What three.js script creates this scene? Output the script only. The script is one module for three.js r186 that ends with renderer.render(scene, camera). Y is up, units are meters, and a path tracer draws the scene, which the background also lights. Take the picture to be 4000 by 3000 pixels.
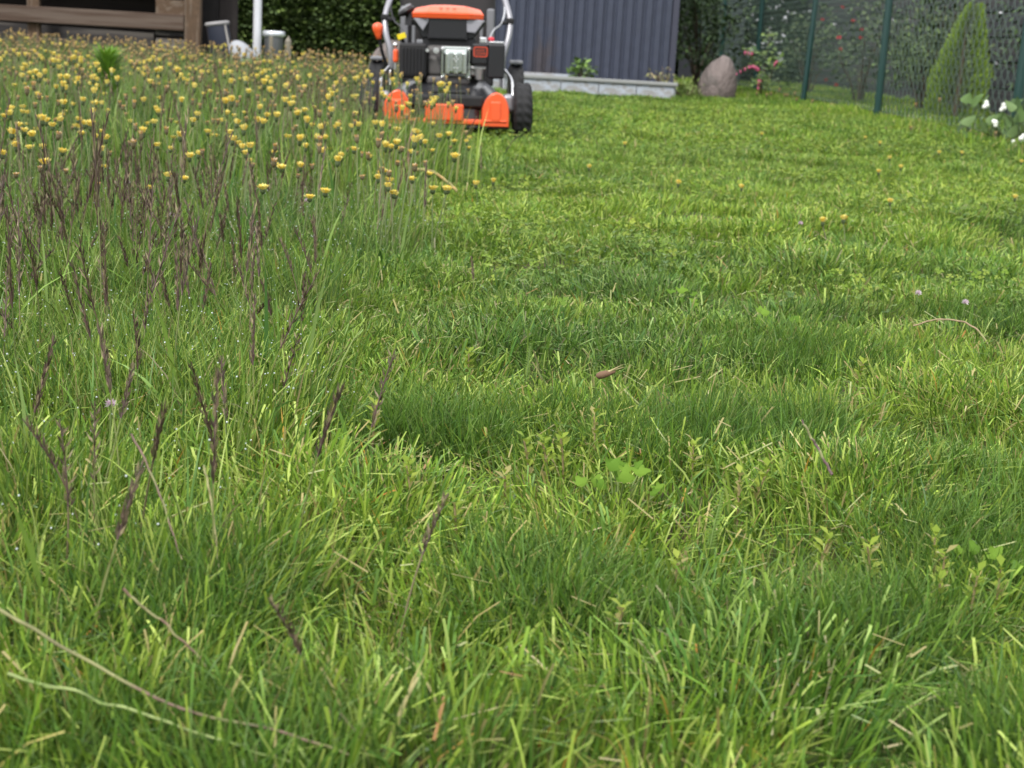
import * as THREE from 'three';
import { RoundedBoxGeometry } from 'three/addons/geometries/RoundedBoxGeometry.js';
import { mergeGeometries } from 'three/addons/utils/BufferGeometryUtils.js';

// ---------------------------------------------------------------- camera, sky, sun, exposure
const scene = new THREE.Scene();
const CAM_H = 0.31;
const camera = new THREE.PerspectiveCamera(29.07, 4 / 3, 0.05, 400);
camera.position.set(0, CAM_H, 0);
camera.rotation.order = 'YXZ';
camera.rotation.set(-12.9 * Math.PI / 180, 0, 3.3 * Math.PI / 180);
camera.focus = 1.25;
camera.userData.fStop = 18;
scene.add(camera);

const renderer = new THREE.WebGLRenderer({ antialias: true });
renderer.toneMapping = THREE.LinearToneMapping;
renderer.toneMappingExposure = 1.9;
renderer.shadowMap.enabled = true;

{ // bright overcast sky, a little brighter overhead
  const W = 64, H = 32, d = new Float32Array(W * H * 4);
  for (let j = 0; j < H; j++) for (let i = 0; i < W; i++) {
    const el = ((j + 0.5) / H - 0.5) * Math.PI;
    const k = 0.62 + 0.38 * Math.max(0, Math.sin(el));
    const v = el < -0.05 ? 0.16 : k * (0.97 + 0.06 * Math.sin(i * 0.39 + 1.3) * Math.cos(j * 0.5));
    const o = (j * W + i) * 4;
    d[o] = v * 0.975; d[o + 1] = v * 0.985; d[o + 2] = v * 1.01; d[o + 3] = 1;
  }
  const t = new THREE.DataTexture(d, W, H, THREE.RGBAFormat, THREE.FloatType);
  t.mapping = THREE.EquirectangularReflectionMapping;
  t.magFilter = THREE.LinearFilter; t.minFilter = THREE.LinearFilter; t.needsUpdate = true;
  scene.background = t; scene.environment = t;
}
const sun = new THREE.DirectionalLight(new THREE.Color(1.0, 0.96, 0.88), 1.5);
sun.position.set(-3.5, 9, 3.0);
sun.target.position.set(0, 0, -4);
sun.castShadow = true; sun.shadow.radius = 24;
sun.shadow.mapSize.set(2048, 2048);
Object.assign(sun.shadow.camera, { left: -14, right: 14, top: 14, bottom: -14, near: 0.5, far: 50 });
scene.add(sun, sun.target);

// ---------------------------------------------------------------- helpers
function rngOf(a) { return () => { a |= 0; a = a + 0x6D2B79F5 | 0; let t = Math.imul(a ^ a >>> 15, 1 | a); t = t + Math.imul(t ^ t >>> 7, 61 | t) ^ t; return ((t ^ t >>> 14) >>> 0) / 4294967296; }; }
const R0 = rngOf(11);
const hash2 = (i, j, s = 0) => { let n = Math.imul(i, 374761393) + Math.imul(j, 668265263) + Math.imul(s, 974634777); n = Math.imul(n ^ n >>> 13, 1274126177); return ((n ^ n >>> 16) >>> 0) / 4294967296; };
const sm = t => t * t * (3 - 2 * t);
function noise(x, y, s = 0) {
  const i = Math.floor(x), j = Math.floor(y), u = sm(x - i), v = sm(y - j);
  return (hash2(i, j, s) * (1 - u) + hash2(i + 1, j, s) * u) * (1 - v) + (hash2(i, j + 1, s) * (1 - u) + hash2(i + 1, j + 1, s) * u) * v;
}
const fbm = (x, y, s = 0) => 0.5 * noise(x, y, s) + 0.25 * noise(x * 2.1, y * 2.1, s + 1) + 0.15 * noise(x * 4.3, y * 4.3, s + 2) + 0.1 * noise(x * 8.7, y * 8.7, s + 3);
const clamp = (v, a, b) => Math.max(a, Math.min(b, v));
const sstep = (a, b, v) => sm(clamp((v - a) / (b - a), 0, 1));
function gy(x, z) { // height of the soil
  const r = Math.hypot(x, z);
  const a = sstep(60, 20, r);
  return a * (0.03 * (fbm(x * 0.9 + 3, z * 0.9, 5) - 0.5) + 0.022 * (noise(x * 7, z * 7, 9) - 0.5)
    + 0.02 * clamp(x + 0.55, 0, 0.7) * Math.exp(-((z + 5.4) ** 2) / 1.2) - 0.027 * Math.exp(-((z + 5.2) ** 2) / 1.1 - (x + 0.3) ** 2 / 0.8));
}
const lin = (r, g, b) => new THREE.Color().setRGB(r, g, b);
function std(color, rough, extra = {}) { return new THREE.MeshStandardMaterial({ color, roughness: rough, metalness: 0, ...extra }); }
function phys(color, rough, extra = {}) { return new THREE.MeshPhysicalMaterial({ color, roughness: rough, metalness: 0, ...extra }); }
const used = {};
function numbered(n) { const k = used[n] = (used[n] ?? -1) + 1; return k ? `${n}_${String(k).padStart(3, '0')}` : n; }
function tag(o, label, category, group) { o.userData.label = label; o.userData.category = category; if (group) o.userData.group = group; return o; }
function thing(name, label, category, x, y, z, ry = 0, group) {
  const o = new THREE.Group(); o.name = numbered(name); o.position.set(x, y, z); o.rotation.y = ry;
  tag(o, label, category, group); scene.add(o); return o;
}
function mesh(name, geo, mat, parent) {
  const g = Array.isArray(geo) ? (geo.length > 1 ? mergeAny(geo) : geo[0]) : geo;
  const m = new THREE.Mesh(g, mat); m.name = name; m.castShadow = m.receiveShadow = true; if (parent) parent.add(m); return m;
}
function mergeAny(list) {
  const names = ['position', 'normal', 'uv'];
  const col = list.every(g => g.attributes.color);
  const L = list.map(g => { const h = g.index ? g.toNonIndexed() : g; const c = new THREE.BufferGeometry(); for (const n of names) if (h.attributes[n]) c.setAttribute(n, h.attributes[n]); else if (n === 'uv') c.setAttribute('uv', new THREE.BufferAttribute(new Float32Array(h.attributes.position.count * 2), 2)); if (col) c.setAttribute('color', h.attributes.color); return c; });
  return mergeGeometries(L);
}
const rb = (w, h, d, x = 0, y = 0, z = 0, r = 0.004, s = 2) => new RoundedBoxGeometry(w, h, d, s, Math.min(r, w / 2.01, h / 2.01, d / 2.01)).translate(x, y, z);
function cyl(r1, r2, h, x, y, z, axis = 'y', n = 20) { const g = new THREE.CylinderGeometry(r1, r2, h, n); if (axis === 'x') g.rotateZ(Math.PI / 2); if (axis === 'z') g.rotateX(Math.PI / 2); return g.translate(x, y, z); }
const V = (x, y, z) => new THREE.Vector3(x, y, z);
function tube(pts, r, seg = 24, sides = 10) { return new THREE.TubeGeometry(new THREE.CatmullRomCurve3(pts.map(p => V(...p)), false, 'centripetal'), seg, r, sides); }
// a thin tapered tube along a list of points; cheap (indexed) and closed at its tip
function polyTube(pts, r0, r1, sides = 3) {
  const n = pts.length, P = [], N = [], I = [], up = V(0.31, 0.2, 0.93), a = V(), b = V(), t = V();
  for (let i = 0; i < n; i++) {
    t.subVectors(pts[Math.min(i + 1, n - 1)], pts[Math.max(i - 1, 0)]).normalize();
    a.crossVectors(t, up).normalize(); b.crossVectors(t, a);
    const r = r0 + (r1 - r0) * i / (n - 1);
    for (let k = 0; k < sides; k++) {
      const c = Math.cos(k / sides * 6.2832), s = Math.sin(k / sides * 6.2832);
      const nx = a.x * c + b.x * s, ny = a.y * c + b.y * s, nz = a.z * c + b.z * s;
      P.push(pts[i].x + nx * r, pts[i].y + ny * r, pts[i].z + nz * r); N.push(nx, ny, nz);
      if (i) { const p = (i - 1) * sides, q = i * sides, k2 = (k + 1) % sides; I.push(p + k, p + k2, q + k, p + k2, q + k2, q + k); }
    }
  }
  const g = new THREE.BufferGeometry();
  g.setAttribute('position', new THREE.Float32BufferAttribute(P, 3)); g.setAttribute('normal', new THREE.Float32BufferAttribute(N, 3));
  g.setAttribute('uv', new THREE.Float32BufferAttribute(new Float32Array(P.length / 3 * 2), 2));
  g.setIndex(I); return g;
}
function paint(g, r, gg, b) { const n = g.attributes.position.count, c = new Float32Array(n * 3); for (let i = 0; i < n; i++) { c[i * 3] = r; c[i * 3 + 1] = gg; c[i * 3 + 2] = b; } g.setAttribute('color', new THREE.BufferAttribute(c, 3)); return g; }
// collects free faces with a colour each
class Faces {
  constructor() { this.p = []; this.n = []; this.c = []; this.i = []; }
  strip(rows, col) { // rows: [[left, right], ...] points of a ribbon
    const base = this.p.length / 3, e1 = V(), e2 = V(), nn = V();
    rows.forEach(([l, r], k) => {
      const [l2, r2] = rows[k ? k - 1 : 1];
      e1.subVectors(r, l); if (e1.lengthSq() < 1e-12) e1.subVectors(r2, l2);
      e2.addVectors(l, r).sub(l2).sub(r2); if (!k) e2.negate();
      nn.crossVectors(e1, e2).normalize();
      this.p.push(l.x, l.y, l.z, r.x, r.y, r.z); this.n.push(nn.x, nn.y, nn.z, nn.x, nn.y, nn.z); this.c.push(...col, ...col);
      if (k) { const a = base + 2 * k - 2; this.i.push(a, a + 1, a + 2, a + 1, a + 3, a + 2); }
    });
  }
  // a leaf blade: base point, direction, width, length, normal-ish up vector, fold
  leaf(o, dir, up, len, wid, col, fold = 0.25, widest = 0.45) {
    const side = V().crossVectors(dir, up).normalize(), u = V().crossVectors(side, dir).normalize(), base = this.p.length / 3;
    const pt = (t, s, h) => V().copy(o).addScaledVector(dir, t * len).addScaledVector(side, s * wid * 0.5).addScaledVector(u, h * wid * 0.5);
    const q = [pt(0, 0, 0), pt(widest, -1, fold), pt(widest, 1, fold), pt(1, 0, -fold * 0.6), pt(widest, 0, 0)];
    const nl = V().copy(u).addScaledVector(side, fold), nr = V().copy(u).addScaledVector(side, -fold);
    const ns = [u, nl.normalize(), nr.normalize(), u, u];
    q.forEach((v, k) => { this.p.push(v.x, v.y, v.z); this.n.push(ns[k].x, ns[k].y, ns[k].z); this.c.push(...col); });
    this.i.push(base, base + 4, base + 1, base + 1, base + 4, base + 3, base, base + 2, base + 4, base + 2, base + 3, base + 4);
  }
  geo() {
    const g = new THREE.BufferGeometry();
    g.setAttribute('position', new THREE.Float32BufferAttribute(this.p, 3)); g.setAttribute('normal', new THREE.Float32BufferAttribute(this.n, 3));
    g.setAttribute('color', new THREE.Float32BufferAttribute(this.c, 3)); g.setAttribute('uv', new THREE.Float32BufferAttribute(new Float32Array(this.p.length / 3 * 2), 2));
    g.setIndex(this.i); return g;
  }
}
function tex(n, f, repeat, srgb = true) { // f(u, v) -> [r, g, b] in 0..1, wraps by itself only if f does
  const d = new Uint8Array(n * n * 4);
  for (let j = 0; j < n; j++) for (let i = 0; i < n; i++) { const c = f(i / n, j / n), o = (j * n + i) * 4; d[o] = clamp(c[0], 0, 1) * 255; d[o + 1] = clamp(c[1], 0, 1) * 255; d[o + 2] = clamp(c[2], 0, 1) * 255; d[o + 3] = 255; }
  const t = new THREE.DataTexture(d, n, n); t.wrapS = t.wrapT = THREE.RepeatWrapping; t.magFilter = THREE.LinearFilter; t.minFilter = THREE.LinearMipmapLinearFilter; t.generateMipmaps = true;
  if (srgb) t.colorSpace = THREE.SRGBColorSpace; if (repeat) t.repeat.set(repeat, repeat); t.needsUpdate = true; return t;
}
const wood = (tone, seed, bleach = 0.55) => { // weathered timber: grain along u, blotches of bleached grey
  const t = tex(256, (u, v) => {
    const g = fbm(u * 5, v * 60, seed) * 0.5 + fbm(u * 20, v * 160, seed + 7) * 0.5, b = sstep(0.42, 0.66, fbm(u * 5 + 9, v * 4, seed + 20));
    const k = 0.72 + 0.5 * g;
    return [0, 1, 2].map(c => (tone[c] * (1 - b * bleach) + [0.56, 0.53, 0.5][c] * b * bleach) * k);
  });
  return std(0xffffff, 0.85, { map: t, bumpMap: t, bumpScale: 0.002 });
};

// ---------------------------------------------------------------- ground
{
  const xs = [], zs = [];
  for (let x = -150; x < -8; x += 14.2) xs.push(x); for (let x = -8; x < -2.5; x += 0.25) xs.push(x); for (let x = -2.5; x <= 2.5; x += 0.04) xs.push(x); for (let x = 2.6; x < 8; x += 0.3) xs.push(x); for (let x = 8; x <= 150; x += 14.2) xs.push(x);
  for (let z = 150; z > 3; z -= 14.7) zs.push(z); for (let z = 3; z > 0.3; z -= 0.3) zs.push(z); for (let z = 0.3; z > -7; z -= 0.04) zs.push(z); for (let z = -7; z > -24; z -= 0.3) zs.push(z); for (let z = -24; z >= -170; z -= 14.6) zs.push(z);
  const P = [], U = [], I = [];
  zs.forEach((z, j) => xs.forEach((x, i) => { P.push(x, gy(x, z), z); U.push(x, z); if (i && j) { const a = (j - 1) * xs.length + i - 1, b = j * xs.length + i - 1; I.push(a, b, a + 1, a + 1, b, b + 1); } }));
  const g = new THREE.BufferGeometry(); g.setAttribute('position', new THREE.Float32BufferAttribute(P, 3)); g.setAttribute('uv', new THREE.Float32BufferAttribute(U, 2)); g.setIndex(I); g.computeVertexNormals();
  const t = tex(512, (u, v) => { // thatch, moss and bare soil
    const a = fbm(u * 24, v * 24, 31), b = fbm(u * 90, v * 90, 41), m = sstep(0.42, 0.6, a);
    const k = 0.6 + 0.8 * b;
    return [(0.27 * (1 - m) + 0.25 * m) * k, (0.235 * (1 - m) + 0.32 * m) * k, (0.14 * (1 - m) + 0.12 * m) * k];
  }, 1.1);
  const gm = mesh('ground', g, std(0xffffff, 0.95, { map: t, bumpMap: t, bumpScale: 0.006 }), scene); gm.userData.kind = 'structure'; gm.castShadow = false;
}

// ---------------------------------------------------------------- grass
const GREENS = [[0.115, 0.205, 0.022], [0.145, 0.245, 0.027], [0.075, 0.15, 0.02], [0.18, 0.275, 0.034], [0.24, 0.33, 0.05], [0.09, 0.18, 0.032], [0.32, 0.4, 0.1]];
const STRAW = [[0.3, 0.25, 0.1], [0.26, 0.23, 0.08], [0.34, 0.29, 0.14]], RUST = [[0.34, 0.15, 0.03], [0.38, 0.22, 0.04]];
const pick = (r, a) => a[Math.floor(r() * a.length)];
function bladeColor(r, dry) {
  const q = r(); const c = q < dry ? pick(r, STRAW) : q < dry * 1.08 ? pick(r, RUST) : pick(r, GREENS);
  const k = 0.8 + 0.45 * r(); return [c[0] * k, c[1] * k, c[2] * k];
}
function tuft(seed, n, rad, h0, h1, w, lean, seg, mown, dry) {
  const r = rngOf(seed), F = new Faces();
  for (let b = 0; b < n; b++) {
    const a = r() * 6.283, d = Math.sqrt(r()) * rad, o = V(Math.cos(a) * d, -0.006, Math.sin(a) * d), az = a + (r() - 0.5) * 2.4;
    const h = h0 + (h1 - h0) * Math.pow(r(), 0.8), ln = lean * (0.15 + r() * r() * 1.3), dx = Math.cos(az), dz = Math.sin(az), wd = w * (0.6 + 0.8 * r()), tw = r() * 3.14, cut = mown && r() < 0.6;
    const rows = [], col = bladeColor(r, dry), sx = Math.cos(tw), sz = Math.sin(tw);
    for (let k = 0; k <= seg; k++) {
      const t = k / seg, out = h * ln * t * t * 1.1, y = h * t * (1 - 0.35 * ln * t * t), ww = wd * (cut ? 1 - 0.25 * t : Math.pow(1 - t, 0.55)) * 0.5 * (0.75 + 0.25 * Math.min(1, t * 4));
      const c = V(o.x + dx * out, o.y + y, o.z + dz * out);
      rows.push([V(c.x - sx * ww, c.y, c.z - sz * ww), V(c.x + sx * ww, c.y, c.z + sz * ww)]);
    }
    F.strip(rows, col);
  }
  return F.geo();
}
const grassGloss = phys(0xffffff, 0.45, { specularIntensity: 0.6, vertexColors: true, side: THREE.DoubleSide });
const grassThin = phys(0xffffff, 0.88, { specularIntensity: 0.4, vertexColors: true, transmission: 0.4, thickness: 0, side: THREE.DoubleSide });
const M4 = new THREE.Matrix4(), SH = new THREE.Matrix4(), Q4 = new THREE.Quaternion(), E4 = new THREE.Euler(), S4 = V(), C4 = new THREE.Color();
// spreads instances of several variants; f(r) gives {x, z, s, tilt, col, y, sy} or null
function spread(group, name, variants, tries, seed, f) {
  const r = rngOf(seed), lists = variants.map(() => []);
  for (let i = 0; i < tries; i++) { const q = f(r); if (q) lists[Math.floor(r() * variants.length)].push({ ry: r() * 6.283, ...q }); }
  let n = 0;
  variants.forEach(([g, m], v) => {
    const L = lists[v]; if (!L.length) return;
    const im = new THREE.InstancedMesh(g, m, L.length); im.name = name + '_' + String(v).padStart(3, '0'); im.castShadow = im.receiveShadow = true; im.userData.kind = 'stuff';
    L.forEach((q, k) => {
      const tl = q.tilt ?? 0.12; E4.set((hash2(k, v, seed) - 0.5) * 2 * tl, q.ry, (hash2(k, v, seed + 1) - 0.5) * 2 * tl);
      const s = q.s ?? 1, e = 0.03, gx = (gy(q.x + e, q.z) - gy(q.x - e, q.z)) / (2 * e), gz = (gy(q.x, q.z + e) - gy(q.x, q.z - e)) / (2 * e);
      M4.compose(V(0, 0, 0), Q4.setFromEuler(E4), S4.set(s, s * (q.sy ?? 1), s)).premultiply(SH.set(1, 0, 0, q.x, gx, 1, gz, (q.y ?? 0) + gy(q.x, q.z), 0, 0, 1, q.z, 0, 0, 0, 1)); im.setMatrixAt(k, M4);
      const c = q.col ?? [1, 1, 1]; im.setColorAt(k, C4.setRGB(c[0], c[1], c[2]));
    });
    n += L.length; group.add(im);
  });
  return n;
}
function stuff(name, label, category) { const g = new THREE.Group(); g.name = name; g.userData = { kind: 'stuff', label, category }; scene.add(g); return g; }
// uncut meadow: left of the mown strip, 0 .. 1
function meadow(x, z) {
  const edge = z > -5.15 ? -0.15 - 0.05 * sstep(-3.6, -4.6, z) + 0.03 * Math.sin(z * 5) : -0.6;
  const a = sstep(edge + 0.04, edge - 0.06, x);
  return a * sstep(-0.35, -1.15, z + 0.35 * (x + 0.15)) ;
}
// patches of paler, yellower and darker turf
function patch(x, z, r) {
  const a = fbm(x * 1.7, z * 1.1 + 4, 61), b = fbm(x * 5.3, z * 4.1, 71), k = 0.86 + 0.3 * r();
  const y = sstep(0.38, 0.62, a), dk = sstep(0.56, 0.68, b);
  return [k * (0.94 + 0.24 * y) * (1 - 0.34 * dk), k * (0.98 + 0.2 * y) * (1 - 0.24 * dk), k * (0.95 + 0.1 * y) * (1 - 0.12 * dk)];
}
const bare = [[-0.05, -1.02, 0.05], [0.231, -0.687, 0.03], [0.516, -1.745, 0.06]];
const isBare = (x, z) => bare.some(([a, b, r]) => (x - a) ** 2 + (z - b) ** 2 < r * r);
{
  const lawn = stuff('lawn_grass', 'short freshly mown green lawn grass covering the garden', 'grass');
  const mats = [grassGloss, grassThin];
  const near = [0, 1, 2, 3, 4, 5, 6, 7].map(k => [tuft(100 + k, 270, 0.062, 0.016, 0.044, 0.0015, 0.95, 4, true, 0.085), mats[k % 3 ? 0 : 1]]);
  const mid = [0, 1, 2, 3, 4, 5].map(k => [tuft(200 + k, 290, 0.085, 0.014, 0.037, 0.0021, 1.0, 3, true, 0.045), mats[k % 3 ? 0 : 1]]);
  const far = [0, 1, 2, 3].map(k => [tuft(300 + k, 260, 0.13, 0.016, 0.036, 0.0042, 1.1, 2, true, 0.04), mats[k % 4 ? 0 : 1]]);
  const hs = (x, z) => 0.82 + 0.5 * fbm(x * 6, z * 6, 81);
  spread(lawn, 'near_tufts', near, 1900, 1, r => {
    const z = 0.1 - r() * 2.0, x = -1.5 + r() * 3.1; if (bare.some(([a, b, q]) => (x - a) ** 2 + (z - b) ** 2 < (q * 0.8 + 0.035) ** 2)) return null;
    return { x, z, s: hs(x, z), tilt: 0.05, col: patch(x, z, r), sy: 1 + 0.3 * sstep(-0.9, -0.4, z) + 0.25 * meadow(x, z) };
  });
  // denser, darker tussocks in the foreground
  const tus = [0, 1, 2].map(k => [tuft(150 + k, 44, 0.026, 0.03, 0.062, 0.0013, 0.85, 4, false, 0.03), mats[k % 2]]);
  const spots = [[0.09, -1.11, 0.09], [0.2, -1.16, 0.07], [-0.06, -1.08, 0.05], [0.33, -1.0, 0.09], [0.29, -0.88, 0.06], [0.03, -0.78, 0.06], [0.2, -0.75, 0.05], [-0.17, -0.72, 0.06], [0.25, -0.6, 0.05], [-0.12, -0.56, 0.06], [0.3, -1.5, 0.1], [0.62, -1.75, 0.12]];
  spread(lawn, 'tussocks', tus, 620, 2, r => { const [a, b, s] = pick(r, spots), q = r() * 6.283, d = Math.sqrt(r()) * s; return { x: a + Math.cos(q) * d, z: b + Math.sin(q) * d, s: 0.75 + 0.35 * r(), tilt: 0.3, col: [0.6, 0.74, 0.75] }; });
  spread(lawn, 'middle_tufts', mid, 1900, 3, r => { const z = -1.8 - r() * 2.9, x = -2.6 + r() * 4.7; return { x, z, s: hs(x, z), tilt: 0.05, col: patch(x, z, r), sy: 1 + 0.25 * meadow(x, z) }; });
  spread(lawn, 'distant_tufts', far, 3600, 4, r => { const z = -4.6 - r() * 8.4, x = -4.5 + r() * 7.4; if (z < -10.15 && x > -0.5 && x < 1.02 && z > -11.9) return null; return { x, z, s: (0.9 + 0.3 * r()), tilt: 0.04, col: patch(x, z, r), sy: x > 1.7 ? 2.1 : x > 1.5 ? 1.4 : 1 }; });
  spread(lawn, 'outer_tufts', far, 800, 5, r => { const z = -13 - r() * 6, x = -4.5 + r() * 8.5; return { x, z, s: 1.3 + 0.5 * r(), tilt: 0.04, col: patch(x, z, r) }; });

  // clover and other low broad leaves between the blades
  const clover = stuff('clover_leaves', 'low clover and broad weed leaves mixed through the lawn', 'clover');
  const cl = [0, 1, 2, 3].map(k => {
    const r = rngOf(400 + k), F = new Faces();
    for (let s = 0; s < 9; s++) {
      const a = r() * 6.283, d = Math.sqrt(r()) * 0.03, h = 0.016 + r() * 0.02, c = V(Math.cos(a) * d, h, Math.sin(a) * d), tone = pick(r, [[0.15, 0.25, 0.025], [0.2, 0.3, 0.035], [0.11, 0.2, 0.03], [0.3, 0.37, 0.06]]);
      const nrm = V((r() - 0.5) * 0.9, 1, (r() - 0.5) * 0.9).normalize();
      for (let l = 0; l < 3; l++) { const q = l * 2.094 + a; const dir = V(Math.cos(q), 0, Math.sin(q)).projectOnPlane(nrm).normalize(); F.leaf(c, dir, nrm, 0.0045 + 0.003 * r(), 0.0045 + 0.002 * r(), tone, 0.3, 0.6); }
      F.strip([[V(c.x * 0.5 - 0.0005, 0, c.z * 0.5), V(c.x * 0.5 + 0.0005, 0, c.z * 0.5)], [V(c.x - 0.0004, c.y, c.z), V(c.x + 0.0004, c.y, c.z)]], [0.14, 0.2, 0.05]);
    }
    return [F.geo(), grassThin];
  });
  spread(clover, 'clover_patches', cl, 7500, 6, r => {
    const z = -1.25 - Math.pow(r(), 0.8) * 7.5, x = -0.6 + r() * 2.5; if (meadow(x, z) > 0.3) return null;
    const d = fbm(x * 2.2, z * 1.6, 91); if (d < 0.42 + 0.2 * r() || z > -1.6 && r() < 0.7) return null;
    return { x, z, s: 0.8 + 0.5 * r(), tilt: 0.3, col: patch(x, z, r) };
  });

  // clippings and dry bits lying on the turf
  const litter = stuff('grass_clippings', 'dry straw coloured grass clippings scattered over the lawn', 'clippings');
  const li = [0, 1, 2].map(k => { const r = rngOf(500 + k), F = new Faces(); for (let s = 0; s < 5; s++) { const a = r() * 6.283, l = 0.006 + r() * 0.018, c = V((r() - 0.5) * 0.08, 0.008 + r() * 0.024, (r() - 0.5) * 0.08), d = V(Math.cos(a), (r() - 0.5) * 0.7, Math.sin(a)), w = V(-Math.sin(a), 0, Math.cos(a)).multiplyScalar(0.0004 + 0.0003 * r()), e = V().copy(c).addScaledVector(d, l); F.strip([[V().copy(c).sub(w), V().copy(c).add(w)], [V().copy(e).sub(w), V().copy(e).add(w)]], pick(r, [...STRAW, [0.42, 0.36, 0.2], [0.3, 0.33, 0.13], [0.3, 0.16, 0.06]])); } return [F.geo(), grassGloss]; });
  spread(litter, 'clippings', li, 3600, 7, r => { const z = -0.35 - r() * 3.5, x = -0.8 + r() * 2; const bb = isBare(x, z); if (!bb && r() < 0.86) return null; return { x, z, tilt: 0.2, y: bb ? -0.012 : 0, s: 0.9 + 0.4 * r() }; });
  const li2 = []; for (const [a, b, s] of bare) for (let k = 0; k < s * 700; k++) li2.push([a + (R0() - 0.5) * 2 * s, b + (R0() - 0.5) * 2 * s]);
  let at = 0; spread(litter, 'bare_spot_straw', li, li2.length, 8, r => { const [x, z] = li2[at++]; return { x, z, y: -0.014, tilt: 0.15 }; });
}

// ---------------------------------------------------------------- meadow
const stalkHead = [], stalkStem = [];
const purple = std(0xffffff, 0.6, { vertexColors: true }), green = std(0xffffff, 0.5, { vertexColors: true, side: THREE.DoubleSide });
function makeStalk(seed, h, kind) { // stem curve and a spike of narrow spikelets
  const r = rngOf(seed), bend = (r() - 0.5) * 0.5, az = r() * 6.283, P = [];
  const at = t => V(Math.cos(az) * bend * h * t * t, h * t - 0.01 * (1 - t), Math.sin(az) * bend * h * t * t);
  const hl = (kind === 'loose' ? 0.05 : 0.044) + r() * 0.026, tS = 1 - hl / h * 0.98;
  for (let k = 0; k <= 6; k++) P.push(at(tS * k / 6 + 0.004));
  const sc = pick(r, [[0.19, 0.22, 0.07], [0.16, 0.2, 0.06], [0.2, 0.16, 0.09]]);
  const stem = paint(polyTube(P, 0.0008, 0.0006, 3), ...sc);
  const F = new Faces(), axis = []; for (let k = 0; k <= 4; k++) axis.push(at(tS + (1 - tS) * k / 4));
  const ax = paint(polyTube(axis, 0.0007, 0.0004, 3), 0.12, 0.07, 0.07);
  const n = kind === 'loose' ? 18 : 22;
  for (let k = 0; k < n; k++) {
    const t = k / n, c = at(tS + (1 - tS) * t * 0.94), a = k * 2.4 + r(), up = V().subVectors(at(1), at(0.9)).normalize();
    const sp = (kind === 'loose' ? 0.55 : 0.2) * (0.6 + 0.8 * r()), d = V(Math.cos(a) * sp, 1, Math.sin(a) * sp).normalize().lerp(up, 0.25).normalize();
    const tone = pick(r, [[0.115, 0.084, 0.058], [0.15, 0.11, 0.074], [0.08, 0.06, 0.042], [0.19, 0.15, 0.092], [0.12, 0.1, 0.055], [0.28, 0.23, 0.14]]), k2 = 0.8 + 0.4 * r();
    c.addScaledVector(V(Math.cos(a), 0, Math.sin(a)), 0.0006);
    F.leaf(c, d, V(Math.cos(a), 0.1, Math.sin(a)), (0.010 + 0.005 * r()) * (1 - 0.25 * t), (0.0016 + 0.0008 * r()) * (1 - 0.35 * t), tone.map(v => v * k2), 0.5, 0.4);
    F.leaf(c, d, V(-Math.sin(a), 0.1, Math.cos(a)), 0.009, 0.0016, tone.map(v => v * k2 * 1.1), 0.5, 0.4);
  }
  return { stem, head: mergeAny([ax, F.geo()]) };
}
const stalkKinds = []; for (let k = 0; k < 12; k++) stalkKinds.push(makeStalk(700 + k, 0.15, k % 4 === 3 ? 'loose' : 'tight'));

const petalMat = phys(0xffffff, 0.7, { vertexColors: true, transmission: 0.25, thickness: 0, side: THREE.DoubleSide });
function makeFlower(seed, h, kind) {
  const r = rngOf(seed), bend = (r() - 0.5) * 0.35, az = r() * 6.283, P = [], at = t => V(Math.cos(az) * bend * h * t * t, h * t - 0.01 * (1 - t), Math.sin(az) * bend * h * t * t);
  for (let k = 0; k <= 6; k++) P.push(at(k / 6));
  const stem = paint(polyTube(P, 0.0013, 0.0009, 4), ...pick(r, [[0.2, 0.24, 0.1], [0.17, 0.22, 0.09], [0.24, 0.2, 0.13]]));
  const top = at(1), F = new Faces(), parts = [];
  const cup = new THREE.LatheGeometry([[0.0008, -0.003], [0.0035, 0], [0.0042, 0.004], [0.0036, 0.0085]].map(p => new THREE.Vector2(...p)), 8).translate(top.x, top.y, top.z);
  parts.push(paint(cup, ...(kind === 'bud' ? [0.17, 0.14, 0.07] : [0.08, 0.12, 0.04])));
  if (kind === 'open') for (let ring = 0; ring < 3; ring++) for (let k = 0; k < 9; k++) {
    const a = (k + ring * 0.37) / 9 * 6.283 + (r() - 0.5) * 0.3, fl = [0.62, 0.4, 0.2][ring] * (0.75 + 0.4 * r()), d = V(Math.cos(a) * fl, 0.9, Math.sin(a) * fl).normalize();
    F.leaf(V(top.x + Math.cos(a) * 0.0025, top.y + 0.006, top.z + Math.sin(a) * 0.0025), d, V(-Math.cos(a) * 0.9, fl, -Math.sin(a) * 0.9), 0.011 + 0.003 * r(), 0.0042, pick(r, [[0.84, 0.71, 0.17], [0.88, 0.79, 0.28], [0.82, 0.62, 0.1]]), 0.15, 0.7);
  } else for (let k = 0; k < 10; k++) {
    const a = k / 10 * 6.283, fl = 0.25 + 0.3 * r(), d = V(Math.cos(a) * fl, 1, Math.sin(a) * fl).normalize();
    F.leaf(V(top.x + Math.cos(a) * 0.0022, top.y + 0.005, top.z + Math.sin(a) * 0.0022), d, V(-Math.cos(a), fl, -Math.sin(a)), 0.007 + 0.003 * r(), 0.0038, pick(r, [[0.6, 0.36, 0.1], [0.66, 0.47, 0.2], [0.58, 0.43, 0.27], [0.55, 0.31, 0.14]]), 0.2, 0.6);
  }
  parts.push(F.geo());
  return { stem, head: mergeAny(parts) };
}
const flowerKinds = [0, 1, 2, 3, 4, 5].map(k => makeFlower(800 + k, 0.17, 'open')), budKinds = [0, 1, 2, 3, 4, 5].map(k => makeFlower(820 + k, 0.18, 'bud'));
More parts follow.
